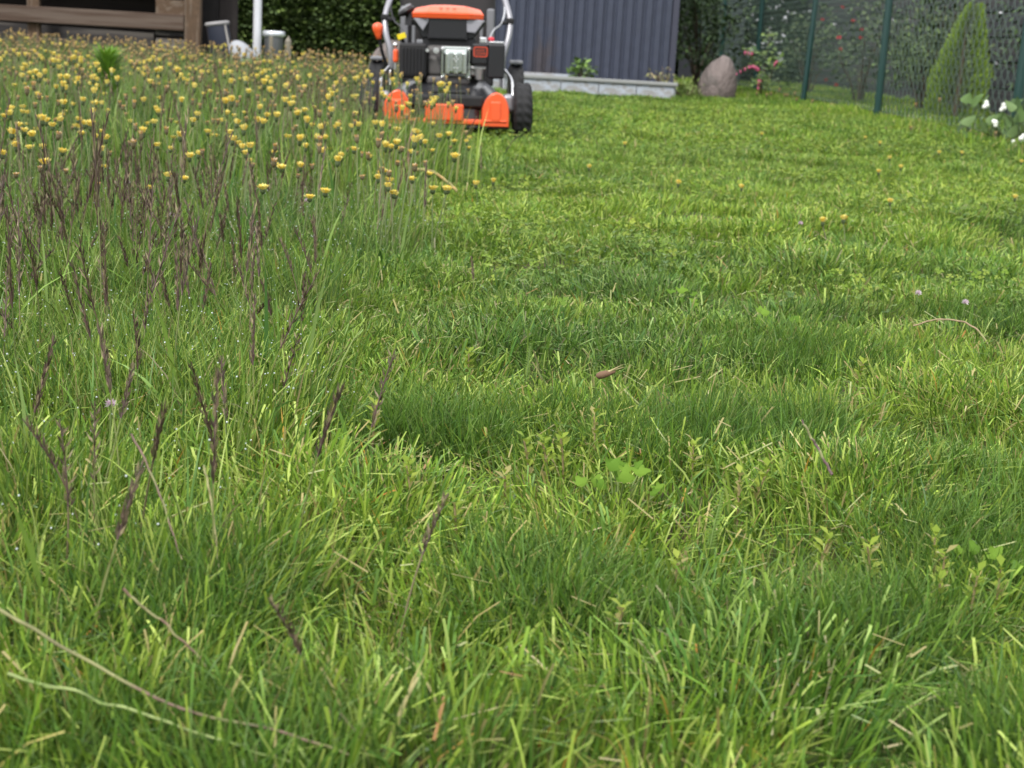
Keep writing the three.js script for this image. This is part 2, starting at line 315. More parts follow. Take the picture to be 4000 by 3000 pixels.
{
  const grass = stuff('meadow_grass', 'tall uncut meadow grass left of the mown strip', 'grass');
  const mats = [grassGloss, grassThin];
  const tall = [0, 1, 2, 3, 4, 5].map(k => [tuft(600 + k, 70, 0.055, 0.03, 0.085, 0.0015, 0.6, 5, false, 0.06), mats[k % 3 ? 0 : 1]]);
  const tallFar = [0, 1, 2, 3].map(k => [tuft(640 + k, 50, 0.085, 0.07, 0.165, 0.0036, 0.5, 3, false, 0.07), mats[k % 4 ? 0 : 1]]);
  const mcol = (x, z, r) => { const c = patch(x, z, r); return [c[0] * 0.9, c[1] * 0.9, c[2] * 1.2]; };
  spread(grass, 'near_blades', tall, 1350, 9, r => { const z = -0.55 - r() * 2.4, x = -2.0 + r() * 2.0; const m = meadow(x + 0.03, z); return r() < m * 0.95 ? { x, z, s: 0.75 + 0.5 * r(), tilt: 0.06, col: mcol(x, z, r) } : null; });
  spread(grass, 'distant_blades', tallFar, 4300, 10, r => { const z = -2.7 - r() * 7.3, x = -5 + r() * 5; return r() < meadow(x + 0.05, z) ? { x, z, s: 0.8 + 0.45 * r(), tilt: 0.05, col: mcol(x, z, r), sy: z < -4.1 && x > -0.8 ? 0.5 : 1 } : null; });

  const broad = [0, 1, 2].map(k => [tuft(660 + k, 5, 0.05, 0.05, 0.12, 0.0042, 0.8, 6, false, 0.0), mats[k % 2]]);
  spread(grass, 'broad_blades', broad, 420, 13, r => { const z = -0.7 - r() * 2.6, x = -1.6 + r() * 1.7; return r() < meadow(x, z) ? { x, z, s: 0.75 + 0.5 * r(), tilt: 0.1, col: [0.8, 0.95, 1.1] } : null; });

  // thin seed stalks: the nearest are things, the rest one mass
  const r = rngOf(77), stalks = [];
  for (let i = 0; i < 13000; i++) {
    const z = -0.62 - Math.pow(r(), 0.75) * 5.6, x = -2.6 + r() * 2.7, m = meadow(x, z);
    const dense = (z > -2.5 ? 0.5 : 0.06) * (0.35 + 1.5 * sstep(-0.15, -0.45, x)) * (0.25 + 1.5 * sstep(0.35, 0.65, fbm(x * 3.1, z * 3.1, 95)));
    if (r() > m * dense) continue;
    stalks.push({ x, z, h: 0.6 + r() * r() * 0.8 + (r() < 0.06 ? 0.35 : 0), k: Math.floor(r() * 12), ry: r() * 6.283, tx: (r() - 0.5) * 0.5, tz: (r() + r() + r() - 1.5) * 0.42 });
  }
  // a few stray uncut stalks in the foreground and along the mown edge
  for (const [x, z, h] of [[-0.12, -0.8, 0.8], [-0.2, -0.66, 0.75], [-0.15, -0.74, 0.9], [-0.1, -0.95, 0.7], [-0.05, -0.7, 0.6], [-0.17, -0.9, 0.85], [-0.21, -0.8, 0.8], [-0.24, -0.76, 0.7], [-0.08, -0.62, 0.5], [-0.09, -3.2, 0.8], [-0.05, -1.75, 0.45]]) stalks.push({ x, z, h, k: stalks.length % 12, ry: x * 50, tx: 0.25 * Math.sin(z * 40), tz: 0.3 * Math.cos(x * 90) });
  const inView = p => Math.abs(p.x) < -p.z * 0.36 + 0.12;
  stalks.sort((a, b) => (inView(b) - inView(a)) || b.z - a.z);
  const labels = { tight: 'dark purple brown grass stalk with a narrow seed spike standing in the uncut meadow', loose: 'dark purple brown grass stalk with an open loose seed head in the uncut meadow' };
  const put = (o, q) => { o.position.set(q.x, gy(q.x, q.z) - 0.004, q.z); o.rotation.set(q.tx, q.ry, q.tz); o.scale.set(q.w ?? 1, q.h, q.w ?? 1); };
  stalks.slice(0, 295).forEach(q => {
    const kind = q.k % 4 === 3 ? 'loose' : 'tight', o = thing('seed_grass_stalk', labels[kind], 'grass stalk', 0, 0, 0, 0, kind === 'tight' ? 'narrow seed stalks in the meadow' : 'loose seed stalks in the meadow');
    mesh('stem', stalkKinds[q.k].stem, purple, o); mesh('seed_head', stalkKinds[q.k].head, green, o); put(o, q);
  });
  const rest = stuff('distant_seed_stalks', 'mass of thin brown seed stalks further back in the meadow', 'grass stalks');
  const D = new THREE.Object3D();
  const bulk = (group, name, list, kinds, partsOf) => kinds.forEach((kd, v) => {
    const L = list.filter(q => q.k === v); if (!L.length) return;
    const im = new THREE.InstancedMesh(mergeAny(partsOf(kd)), green, L.length); im.name = name + '_' + String(v).padStart(3, '0'); im.castShadow = im.receiveShadow = true; im.userData.kind = 'stuff';
    L.forEach((q, i) => { put(D, q); D.updateMatrix(); im.setMatrixAt(i, D.matrix); }); group.add(im);
  });
  const more = []; for (let i = 0; i < 2600; i++) { const z = -3.2 - r() * 6.6, x = -5 + r() * 4.5; if (r() < meadow(x, z) * 0.5) more.push({ x, z, h: 0.85 + r() * 0.55, w: 1.5, k: Math.floor(r() * 12), ry: r() * 6, tx: (r() - 0.5) * 0.3, tz: (r() - 0.5) * 0.3 }); }
  bulk(rest, 'stalks', [...stalks.slice(295), ...more], stalkKinds, k => [k.stem, k.head]);

  // flowers
  const fl = [];
  for (let i = 0; i < 6400; i++) {
    const z = -1.75 - Math.pow(r(), 0.72) * 7.7, x = -5 + r() * 5.05, m = meadow(x, z);
    const cl = 0.35 + 1.3 * sstep(0.36, 0.62, fbm(x * 2.3 + 7, z * 2.3, 97)), den = z < -4.2 && z > -5.2 && x > -0.85 ? 0.4 : z > -2.1 ? 0.3 : z > -3 ? 0.75 : 0.85;
    if (r() > m * cl * den) continue;
    const bud = r() < 0.36 + 0.46 * sstep(-3.2, -6.5, z), n = r() < 0.25 ? 2 : 1;
    for (let s = 0; s < n; s++) fl.push({ x: x + s * 0.02, z: z - s * 0.012, bud, h: 0.72 + 0.5 * r() - 0.22 * sstep(-3.2, -2.2, z), w: 0.7 + 0.32 * r() + (z < -6 ? 0.2 : 0), k: Math.floor(r() * 6), ry: r() * 6.283, tx: (r() - 0.5) * 0.3, tz: (r() - 0.5) * 0.3 });
  }
  for (let i = 0; i < 330; i++) { const z = -1.85 - r() * 1.5, x = -1.35 + r() * 1.25; if (r() < meadow(x - 0.03, z) * (0.35 + 0.9 * sstep(0.3, 0.6, fbm(x * 3 + 7, z * 3, 97)))) fl.push({ x, z, bud: r() < 0.35, h: 0.5 + 0.42 * r(), w: 0.66 + 0.3 * r(), k: Math.floor(r() * 6), ry: r() * 6.283, tx: (r() - 0.5) * 0.35, tz: (r() - 0.5) * 0.35 }); }
  fl.sort((a, b) => (inView(b) - inView(a)) || b.z - a.z);
  fl.slice(0, 295).forEach(q => {
    const o = thing(q.bud ? 'closed_meadow_flower' : 'yellow_meadow_flower', q.bud ? 'closed orange brown flower head on a thin stem in the uncut meadow' : 'open bright yellow flower on a thin stem in the uncut meadow', 'flower', 0, 0, 0, 0, q.bud ? 'closed orange flower heads in the meadow' : 'open yellow flowers in the meadow');
    const kd = (q.bud ? budKinds : flowerKinds)[q.k]; mesh('stem', kd.stem, purple, o); mesh('flower_head', kd.head, petalMat, o); put(o, q);
  });
  const fr = stuff('distant_meadow_flowers', 'mass of small yellow and orange flowers across the far meadow', 'flowers');
  bulk(fr, 'yellow_heads', fl.slice(295).filter(q => !q.bud), flowerKinds, k => [k.stem, k.head]);
  bulk(fr, 'orange_heads', fl.slice(295).filter(q => q.bud), budKinds, k => [k.stem, k.head]);

  // dew drops hanging in the wet uncut grass
  const dew = stuff('dew_drops', 'tiny bright dew drops hanging on the wet uncut grass', 'dew');
  spread(dew, 'drops', [[new THREE.IcosahedronGeometry(0.0011, 1), phys(lin(0.5, 0.56, 0.55), 0.08, { clearcoat: 1, clearcoatRoughness: 0.02, ior: 1.33 })]], 3200, 12, r2 => { const z = -0.7 - r2() * 2.0, x = -1.0 + r2() * 1.0; return r2() < meadow(x, z) ? { x, z, y: 0.025 + r2() * 0.05, s: 0.32 + 0.4 * r2() } : null; });
}

// ---------------------------------------------------------------- lawn mower
{
  const mx = -0.275, mz = -5.12, mower = thing('lawn_mower', 'orange and black petrol lawn mower cutting the edge of the tall meadow', 'lawn mower', mx, gy(mx, mz) + 0.004, mz, 0.057);
  mower.rotation.z = 0.026;
  const orange = phys(lin(0.86, 0.115, 0.03), 0.34, { clearcoat: 0.4, clearcoatRoughness: 0.3 }), black = std(lin(0.013, 0.0135, 0.017), 0.42);
  const matte = std(lin(0.01, 0.01, 0.012), 0.7), rubber = std(lin(0.011, 0.011, 0.013), 0.75), paintM = phys(lin(0.028, 0.029, 0.033), 0.3, { clearcoat: 0.7, clearcoatRoughness: 0.2 });
  const zinc = std(lin(0.72, 0.73, 0.75), 0.3, { metalness: 1 }), chrome = std(lin(0.55, 0.6, 0.57), 0.2, { metalness: 1 }), alu = std(lin(0.45, 0.45, 0.46), 0.5, { metalness: 0.8 }), grey = std(lin(0.16, 0.16, 0.17), 0.55), castM = std(lin(0.11, 0.105, 0.105), 0.6, { metalness: 0.4 });
  const yellow = std(lin(0.78, 0.62, 0.01), 0.5), red = std(lin(0.55, 0.03, 0.05), 0.5), tubeM = phys(lin(0.33, 0.33, 0.36), 0.35, { metalness: 0.6 }), fabric = std(lin(0.045, 0.042, 0.044), 0.95), greyPlastic = std(lin(0.2, 0.205, 0.225), 0.5);

  // deck: a rounded shell that rises to the engine
  { const prof = [[0, 0.188], [0.45, 0.19], [0.6, 0.186], [0.72, 0.168], [0.84, 0.142], [0.94, 0.124], [0.99, 0.112], [1.0, 0.1], [1.005, 0.056]], n = 72, P = [], I = [];
    prof.forEach(([q, y], k) => { for (let i = 0; i < n; i++) { const a = i / n * 6.2832, c = Math.cos(a), s = Math.sin(a), rr = Math.pow(Math.abs(c) ** 3.2 + Math.abs(s) ** 3.2, -1 / 3.2); P.push(0.228 * q * c * rr, y, -0.3 + 0.365 * q * s * rr); if (k) { const p = (k - 1) * n, t = k * n, j = (i + 1) % n; I.push(p + i, p + j, t + i, p + j, t + j, t + i); } } });
    const g = new THREE.BufferGeometry(); g.setAttribute('position', new THREE.Float32BufferAttribute(P, 3)); g.setAttribute('uv', new THREE.Float32BufferAttribute(new Float32Array(P.length / 3 * 2), 2)); g.setIndex(I); g.computeVertexNormals();
    mesh('deck', g, paintM, mower); }
  mesh('deck_front_bar', [rb(0.25, 0.04, 0.03, 0, 0.128, 0.064, 0.01), rb(0.13, 0.012, 0.02, 0, 0.158, 0.06, 0.005)], matte, mower);
  // orange nose pads, arched at the top, with two ridges
  const pad = new THREE.Shape(); pad.moveTo(-0.042, 0); pad.lineTo(0.042, 0); pad.lineTo(0.042, 0.045); pad.bezierCurveTo(0.041, 0.075, 0.026, 0.104, 0.002, 0.106); pad.bezierCurveTo(-0.022, 0.104, -0.041, 0.07, -0.042, 0.045); pad.lineTo(-0.042, 0);
  for (const s of [-1, 1]) {
    const g = new THREE.ExtrudeGeometry(pad, { depth: 0.03, bevelEnabled: true, bevelSize: 0.004, bevelThickness: 0.012, bevelSegments: 4, curveSegments: 10 });
    const p = mesh('nose_pad', g.clone().translate(0.165 * s, 0.052, 0.06), orange, mower);
    mesh('pad_ridge', [rb(0.036, 0.066, 0.012, 0.165 * s, 0.1, 0.102, 0.006), rb(0.078, 0.008, 0.01, 0.165 * s, 0.068, 0.102, 0.004)], orange, p);
  }
  mesh('nose_panel', [rb(0.128, 0.056, 0.03, -0.006, 0.092, 0.078, 0.006), rb(0.25, 0.018, 0.026, 0, 0.062, 0.074, 0.006)], orange, mower);
  mesh('nose_strip', rb(0.42, 0.008, 0.03, 0, 0.046, 0.08, 0.003), matte, mower);
  // wheels
  const wheel = (x, z, R, w) => {
    const n = 80, m = 9, P = [], I = [];
    for (let k = 0; k <= m; k++) for (let i = 0; i < n; i++) {
      const t = k / m * 2 - 1, a = i / n * 6.2832, edge = Math.pow(Math.abs(t), 5), lug = Math.sin(a * 20 + Math.abs(t) * 2.6) > 0.1 && Math.abs(t) > 0.12 && Math.abs(t) < 0.98 ? 0.0045 : 0, r = R - 0.0045 - edge * 0.013 + lug;
      P.push(t * w / 2, Math.sin(a) * r, Math.cos(a) * r); if (k) { const p = (k - 1) * n, q = k * n, j = (i + 1) % n; I.push(p + i, q + i, p + j, p + j, q + i, q + j); }
    }
    const g = new THREE.BufferGeometry(); g.setAttribute('position', new THREE.Float32BufferAttribute(P, 3)); g.setAttribute('uv', new THREE.Float32BufferAttribute(new Float32Array(P.length / 3 * 2), 2)); g.setIndex(I); g.computeVertexNormals();
    const wg = new THREE.Group(); wg.name = 'wheel'; wg.position.set(x, R - 0.004, z); mower.add(wg);
    mesh('tyre', g, rubber, wg);
    mesh('rim', [cyl(R - 0.017, R - 0.017, w * 0.9, 0, 0, 0, 'x', 40)], grey, wg);
    mesh('hub_cap', [cyl(R * 0.35, R * 0.42, 0.012, Math.sign(x) * w * 0.48, 0, 0, 'x', 24)], black, wg);
    return wg;
  };
  for (const s of [-1, 1]) { wheel(0.258 * s, 0, 0.1, 0.062); wheel(0.268 * s, -0.74, 0.125, 0.058); }
  mesh('axle', cyl(0.007, 0.007, 0.5, 0, 0.096, 0, 'x', 12), alu, mower); mesh('axle', cyl(0.007, 0.007, 0.52, 0, 0.12, -0.74, 'x', 12), alu, mower);
  for (const s of [-1, 1]) {
    mesh('wheel_bracket', [tube([[0.2 * s, 0.232, -0.12], [0.222 * s, 0.2, -0.06], [0.226 * s, 0.15, -0.02], [0.224 * s, 0.1, 0]], 0.0055, 16, 8), tube([[0.196 * s, 0.22, -0.14], [0.196 * s, 0.17, -0.12]], 0.004, 8, 8)], zinc, mower);
    mesh('corner_plate', rb(0.04, 0.06, 0.08, 0.21 * s, 0.125, 0.005, 0.014, 3), tubeM, mower);
    mesh('rear_wheel_guard', rb(0.05, 0.016, 0.12, 0.268 * s, 0.252, -0.74, 0.007), greyPlastic, mower);
  }
  // engine block, muffler guard, valve cover, filter box
  mesh('engine_block', [rb(0.17, 0.13, 0.2, 0.01, 0.245, -0.22, 0.02), rb(0.15, 0.03, 0.13, 0.005, 0.192, -0.13, 0.012), cyl(0.085, 0.095, 0.05, 0, 0.21, -0.3, 'y', 32), rb(0.06, 0.07, 0.05, -0.04, 0.24, -0.11, 0.015)], castM, mower);
  { const mg = mesh('muffler_guard', [rb(0.094, 0.118, 0.09, -0.117, 0.256, -0.1, 0.012, 3)], matte, mower);
    for (let k = 0; k < 7; k++) mesh('guard_slat', rb(0.006, 0.088, 0.012, -0.152 + k * 0.0117, 0.254, -0.056, 0.002), black, mg);
    mesh('guard_knob', rb(0.022, 0.014, 0.03, -0.095, 0.32, -0.09, 0.004), greyPlastic, mg);
    mesh('bolt', cyl(0.006, 0.006, 0.01, -0.068, 0.292, -0.06, 'z', 12), zinc, mg); }
  { const vc = mesh('valve_cover', [rb(0.106, 0.112, 0.016, 0.03, 0.252, -0.082, 0.016, 4), rb(0.088, 0.094, 0.05, 0.03, 0.254, -0.07, 0.018, 5)], chrome, mower);
    for (let k = 0; k < 3; k++) mesh('cover_rib', rb(0.02, 0.08, 0.02, 0.03 + (k - 1) * 0.029, 0.25, -0.05, 0.009, 4), chrome, vc);
    for (const [a, b] of [[-1, -1], [1, -1], [-1, 1], [1, 1]]) mesh('bolt', [cyl(0.0065, 0.0065, 0.012, 0.03 + a * 0.045, 0.252 + b * 0.048, -0.07, 'z', 12), new THREE.SphereGeometry(0.006, 10, 8).translate(0.03 + a * 0.045, 0.252 + b * 0.048, -0.064)], zinc, vc);
    for (const [a, b] of [[0, 0.022], [-0.006, 0.014], [0.006, 0.014], [0, 0.006], [-0.005, -0.016], [0.005, -0.016]]) mesh('cover_dimple', new THREE.SphereGeometry(0.003, 8, 6).translate(0.03 + a, 0.252 + b, -0.0405), zinc, vc);
    mesh('spark_plug_cap', [cyl(0.01, 0.008, 0.03, -0.038, 0.292, -0.07, 'z', 16), cyl(0.006, 0.006, 0.016, -0.04, 0.292, -0.05, 'z', 12)], zinc, vc); }
  { const fb = mesh('air_filter_box', [rb(0.054, 0.07, 0.1, 0.112, 0.284, -0.1, 0.007, 3), rb(0.058, 0.118, 0.11, 0.168, 0.262, -0.1, 0.009, 3)], black, mower);
    const cv = document.createElement('canvas'); cv.width = 256; cv.height = 192; const c = cv.getContext('2d');
    c.fillStyle = '#1c1a1b'; c.fillRect(0, 0, 256, 192); c.strokeStyle = '#c8472c'; c.lineWidth = 20; c.beginPath(); c.roundRect ? c.roundRect(14, 14, 228, 164, 34) : c.rect(14, 14, 228, 164); c.stroke();
    c.fillStyle = '#c0492f'; c.font = 'bold 58px sans-serif'; c.textAlign = 'center'; c.textBaseline = 'middle'; c.fillText('AUTO', 124, 70, 170); c.fillText('CHOKE', 128, 126, 186);
    const t = new THREE.CanvasTexture(cv); t.colorSpace = THREE.SRGBColorSpace;
    const lg = new THREE.PlaneGeometry(0.05, 0.036); mesh('label_plate', lg.translate(0.1135, 0.292, -0.0485), std(0xffffff, 0.45, { map: t }), fb);
    mesh('box_lid_clip', [rb(0.024, 0.022, 0.03, 0.122, 0.33, -0.09, 0.005), rb(0.05, 0.007, 0.09, 0.168, 0.3245, -0.1, 0.003)], zinc, fb);
    mesh('primer_button', new THREE.SphereGeometry(0.0105, 14, 10).scale(1.1, 0.8, 1).translate(0.15, 0.335, -0.1), red, fb); }
  mesh('carburettor', [rb(0.055, 0.012, 0.05, 0.108, 0.238, -0.09, 0.004), cyl(0.019, 0.013, 0.034, 0.112, 0.216, -0.08, 'y', 18), rb(0.026, 0.03, 0.03, 0.09, 0.225, -0.1, 0.006)], alu, mower);
  // recoil housing and orange hood
  { const bevel = (pts, depth, z, b = 0.006) => { const s = new THREE.Shape(); pts.forEach(([x, y], i) => i ? s.lineTo(x, y) : s.moveTo(x, y)); return new THREE.ExtrudeGeometry(s, { depth, bevelEnabled: true, bevelSize: b, bevelThickness: b, bevelSegments: 3 }).translate(0, 0, z); };
    mesh('engine_shroud', [bevel([[-0.118, 0.392], [-0.1, 0.366], [-0.085, 0.338], [0.085, 0.338], [0.105, 0.362], [0.126, 0.39], [0.1, 0.402], [-0.1, 0.402]], 0.19, -0.36), bevel([[-0.06, 0.336], [0.06, 0.336], [0.058, 0.4], [-0.058, 0.4]], 0.03, -0.18, 0.008), rb(0.19, 0.05, 0.2, 0.005, 0.318, -0.27, 0.01)], black, mower);
    const facetM = std(lin(0.3, 0.3, 0.34), 0.4);
    mesh('shroud_facet', [bevel([[-0.114, 0.396], [-0.086, 0.362], [-0.064, 0.397]], 0.012, -0.163, 0.004)], facetM, mower);
    mesh('shroud_facet', [bevel([[0.122, 0.394], [0.094, 0.358], [0.062, 0.36], [0.066, 0.394], [0.1, 0.397]], 0.012, -0.163, 0.004)], facetM, mower);
    // hood: sloping upper face over an upright lower band
    const ring = (y, k, z0, z1, hw, hw2) => [[-hw, z0 - 0.02], [-hw2, z0], [hw2, z0], [hw, z0 - 0.02], [hw, z1 + 0.03], [hw2, z1], [-hw2, z1], [-hw, z1 + 0.03]].map(([x, z]) => [x, y - Math.abs(x) ** 2 * k, z]);
    const rings = [ring(0.401, -0.0, -0.135, -0.4, 0.122, 0.075), ring(0.418, 0.15, -0.13, -0.4, 0.124, 0.076), ring(0.424, 0.25, -0.135, -0.4, 0.12, 0.072), ring(0.443, 0.8, -0.172, -0.38, 0.112, 0.064), ring(0.449, 1.2, -0.2, -0.36, 0.095, 0.055), ring(0.449, 1.5, -0.27, -0.29, 0.01, 0.005)];
    const P = [], I = []; rings.forEach((q, k) => q.forEach((p, i) => { P.push(...p); if (k) { const j = (i + 1) % 8, a = (k - 1) * 8, b = k * 8; I.push(a + i, a + j, b + i, a + j, b + j, b + i); } }));
    let g = new THREE.BufferGeometry(); g.setAttribute('position', new THREE.Float32BufferAttribute(P, 3)); g.setIndex(I); g = g.toNonIndexed(); g.computeVertexNormals(); g.setAttribute('uv', new THREE.Float32BufferAttribute(new Float32Array(g.attributes.position.count * 2), 2));
    const hood = mesh('hood', g, orange, mower);
    mesh('hood_mark', [0, 1, 2].map(k => rb(0.012 - k % 2 * 0.002, 0.003, 0.002, -0.024 + k * 0.023, 0.4345, -0.1535, 0.0008).rotateX(0)), std(lin(0.5, 0.09, 0.05), 0.5), hood); }
  { const cap = mesh('fuel_cap', new THREE.SphereGeometry(0.032, 24, 14).scale(1.0, 0.42, 0.8).rotateZ(0.55).translate(-0.146, 0.423, -0.24), black, mower);
    mesh('cap_top', new THREE.SphereGeometry(0.027, 20, 10).scale(1, 0.3, 0.75).rotateZ(0.6).translate(-0.151, 0.432, -0.238), greyPlastic, cap);
    mesh('fuel_neck', cyl(0.02, 0.024, 0.05, -0.128, 0.4, -0.25, 'y', 18), black, mower); }
  mesh('engine_base', [rb(0.21, 0.05, 0.24, 0.005, 0.2, -0.24, 0.012), rb(0.2, 0.1, 0.16, 0, 0.28, -0.28, 0.02)], matte, mower);
  // lever with ball knob, grip, tag
  { const lv = mesh('height_lever', [tube([[-0.2, 0.16, -0.2], [-0.206, 0.22, -0.19], [-0.226, 0.28, -0.17], [-0.236, 0.328, -0.16]], 0.006, 20, 10), rb(0.02, 0.09, 0.05, -0.198, 0.18, -0.2, 0.006)], matte, mower);
    mesh('lever_knob', new THREE.LatheGeometry([[0.0001, -0.026], [0.0095, -0.026], [0.0105, -0.014], [0.0165, 0.0], [0.019, 0.012], [0.0165, 0.022], [0.009, 0.0285], [0.0001, 0.03]].map(p => new THREE.Vector2(...p)), 24).rotateZ(0.12).translate(-0.2405, 0.35, -0.158), orange, lv); }
  { const gp = mesh('cable_grip', [new THREE.CapsuleGeometry(0.0095, 0.028, 6, 16).translate(-0.176, 0.27, -0.08)], orange, mower);
    mesh('cable_nut', [new THREE.SphereGeometry(0.009, 14, 10).translate(-0.178, 0.306, -0.082), cyl(0.004, 0.004, 0.03, -0.177, 0.24, -0.08, 'y', 10)], zinc, gp); }
  mesh('dipstick_tag', rb(0.03, 0.019, 0.004, 0, 0, 0, 0.0015).rotateZ(0.35).translate(-0.158, 0.336, -0.12), yellow, mower);
  mesh('dipstick_tube', tube([[-0.13, 0.25, -0.2], [-0.15, 0.31, -0.15], [-0.158, 0.33, -0.124]], 0.007, 12, 10), black, mower);
  // handle tubes with clamps and cables
  for (const s of [-1, 1]) {
    const h = mesh('handle_tube', tube([[0.212 * s, 0.16, -0.6], [0.212 * s, 0.27, -0.6], [0.232 * s, 0.35, -0.62], [0.235 * s, 0.41, -0.65], [0.214 * s, 0.5, -0.72], [0.21 * s, 0.75, -0.98], [0.21 * s, 0.98, -1.22]], 0.0115, 48, 14), tubeM, mower);
    mesh('tube_clamp', [rb(0.032, 0.022, 0.04, 0.235 * s, 0.405, -0.645, 0.006), rb(0.03, 0.014, 0.026, 0.21 * s, 0.398, -0.63, 0.005)], matte, h);
    mesh('control_cable', tube([[0.15 * s, 0.34, -0.3], [0.17 * s, 0.37, -0.45], [0.205 * s, 0.4, -0.62], [0.215 * s, 0.44, -0.66], [0.2 * s, 0.55, -0.8]], 0.0032, 30, 8), s > 0 ? zinc : black, h);
  }
  mesh('handle_bar', tube([[-0.21, 0.98, -1.22], [-0.12, 1.02, -1.26], [0.12, 1.02, -1.26], [0.21, 0.98, -1.22]], 0.0125, 30, 14), matte, mower);
  // rear flap, catcher and frame
  mesh('rear_flap', rb(0.36, 0.14, 0.02, 0, 0.23, -0.68, 0.008), matte, mower);
  { const bag = mesh('grass_catcher', rb(0.37, 0.34, 0.42, 0, 0.37, -0.98, 0.05, 4), fabric, mower);
    for (const s of [-1, 1]) mesh('catcher_frame', [rb(0.03, 0.2, 0.03, 0.165 * s, 0.35, -0.735, 0.008), rb(0.012, 0.16, 0.02, 0.13 * s, 0.34, -0.72, 0.004)], greyPlastic, bag);
    mesh('catcher_handle', tube([[-0.09, 0.5, -0.77], [-0.08, 0.545, -0.79], [0.08, 0.545, -0.79], [0.09, 0.5, -0.77]], 0.008, 20, 10), matte, bag); }
}

// ---------------------------------------------------------------- shed
{
  const x0 = -0.52, x1 = 1.02, z0 = -10.95, depth = 1.5, H = 1.95, shed = thing('metal_shed', 'slate blue ribbed metal garden shed behind the raised bed', 'shed', 0, gy(0.3, -11.5) - 0.02, z0);
  const t = tex(256, (u, v) => { const k = 0.92 + 0.16 * fbm(u * 60, v * 60, 131), st = sstep(0.42, 0.62, fbm(u * 16, v * 10, 141)) * sstep(0.1, 0.02, Math.abs(u - 0.4)) * sstep(0.3, 0.12, v); return [(0.25 + st * 0.025) * k, (0.272 - st * 0.01) * k, (0.34 - st * 0.05) * k]; });
  const m = std(0xffffff, 0.45, { map: t }), trim = std(lin(0.055, 0.058, 0.088), 0.45);
  const wall = (len, h) => { // trapezoid ribs, proud bands with recessed valleys between
    const P = [], U = [], I = [], n = Math.round(len / 0.0705); const xs = [];
    for (let k = 0; k < n; k++) { const a = k * len / n; xs.push([a, 0], [a + 0.04, 0], [a + 0.048, -0.015], [a + 0.062, -0.015]); } xs.push([len, 0]);
    xs.forEach(([x, z], i) => { P.push(x, 0, z, x, h, z); U.push(x / len, 0, x / len, 1); if (i) { const a = 2 * i - 2; I.push(a, a + 2, a + 1, a + 1, a + 2, a + 3); } });
    let g = new THREE.BufferGeometry(); g.setAttribute('position', new THREE.Float32BufferAttribute(P, 3)); g.setAttribute('uv', new THREE.Float32BufferAttribute(U, 2)); g.setIndex(I); g = g.toNonIndexed(); g.computeVertexNormals(); return g;
  };
  mesh('front_wall', wall(x1 - x0, H).translate(x0, 0.02, 0), m, shed);
  mesh('side_wall', wall(depth, H).rotateY(Math.PI / 2).translate(x1, 0.02, -0.01), m, shed);
  mesh('side_wall', wall(depth, H).rotateY(-Math.PI / 2).translate(x0, 0.02, -depth - 0.01), m, shed);
  mesh('rear_wall', wall(x1 - x0, H).rotateY(Math.PI).translate(x1, 0.02, -depth - 0.02), m, shed);
  for (const [a, b] of [[x0, 0.003], [x1, 0.003], [x0, -depth - 0.02], [x1, -depth - 0.02]]) mesh('corner_trim', rb(0.045, H + 0.02, 0.022, a, H / 2 + 0.02, b, 0.004), trim, shed);
  mesh('base_rail', rb(x1 - x0 - 0.05, 0.03, 0.02, (x0 + x1) / 2, 0.02, 0.006, 0.003), trim, shed);
  mesh('roof', new THREE.BoxGeometry(x1 - x0 + 0.2, 0.05, depth + 0.24).rotateX(0.06).translate((x0 + x1) / 2, H + 0.08, -depth / 2), trim, shed);
}
// raised bed with pale board front
{
  const bz = -10.2, bed = thing('raised_bed', 'low raised bed edged with pale grey boards before the shed', 'raised bed', 0, gy(0.4, bz), bz);
  const pale = wood([0.72, 0.75, 0.80], 151), cap = std(lin(0.30, 0.31, 0.31), 0.7), soil = std(lin(0.05, 0.04, 0.03), 0.95);
  for (let k = 0; k < 5; k++) mesh('board', rb(0.252, 0.1, 0.022, -0.3 + 0.13 + k * 0.2555, 0.05, 0, 0.004), pale, bed);
  mesh('cap_rail', rb(1.31, 0.024, 0.05, 0.345, 0.113, 0.002, 0.006), cap, bed);
  mesh('corner_post', rb(0.045, 0.11, 0.045, 0.965, 0.055, -0.02, 0.005), cap, bed);
  mesh('end_board', rb(0.02, 0.1, 0.5, 0.985, 0.05, -0.3, 0.004), pale, bed);
  mesh('back_board', rb(0.74, 0.1, 0.022, 0.02, 0.085, -0.3, 0.004), pale, bed);
  mesh('soil', rb(1.24, 0.08, 0.5, 0.33, 0.04, -0.27, 0.01), soil, bed);
}

// ---------------------------------------------------------------- plants round the garden
const leafGloss = std(0xffffff, 0.72, { vertexColors: true, side: THREE.DoubleSide }), leafThin = phys(0xffffff, 0.85, { vertexColors: true, transmission: 0.3, thickness: 0, side: THREE.DoubleSide }), bark = std(lin(0.07, 0.05, 0.035), 0.9);
function leafCloud(seed, n, f, len, wid, tones) {
  const r = rngOf(seed), F = new Faces();
  for (let k = 0; k < n; k++) { const q = f(r); if (!q) continue; const d = V(r() - 0.5 + (q.o?.x ?? 0), (r() - 0.5) * 0.9 + (q.o?.y ?? 0), r() - 0.5 + (q.o?.z ?? 0)).normalize(), up = V(r() - 0.5, 1, r() - 0.5).normalize(), t = pick(r, tones), kk = 0.7 + 0.6 * r(), s = 0.7 + 0.6 * r(); F.leaf(q.p, d, up, len * s, wid * s, t.map(v => v * kk), 0.25); }
  return F.geo();
}
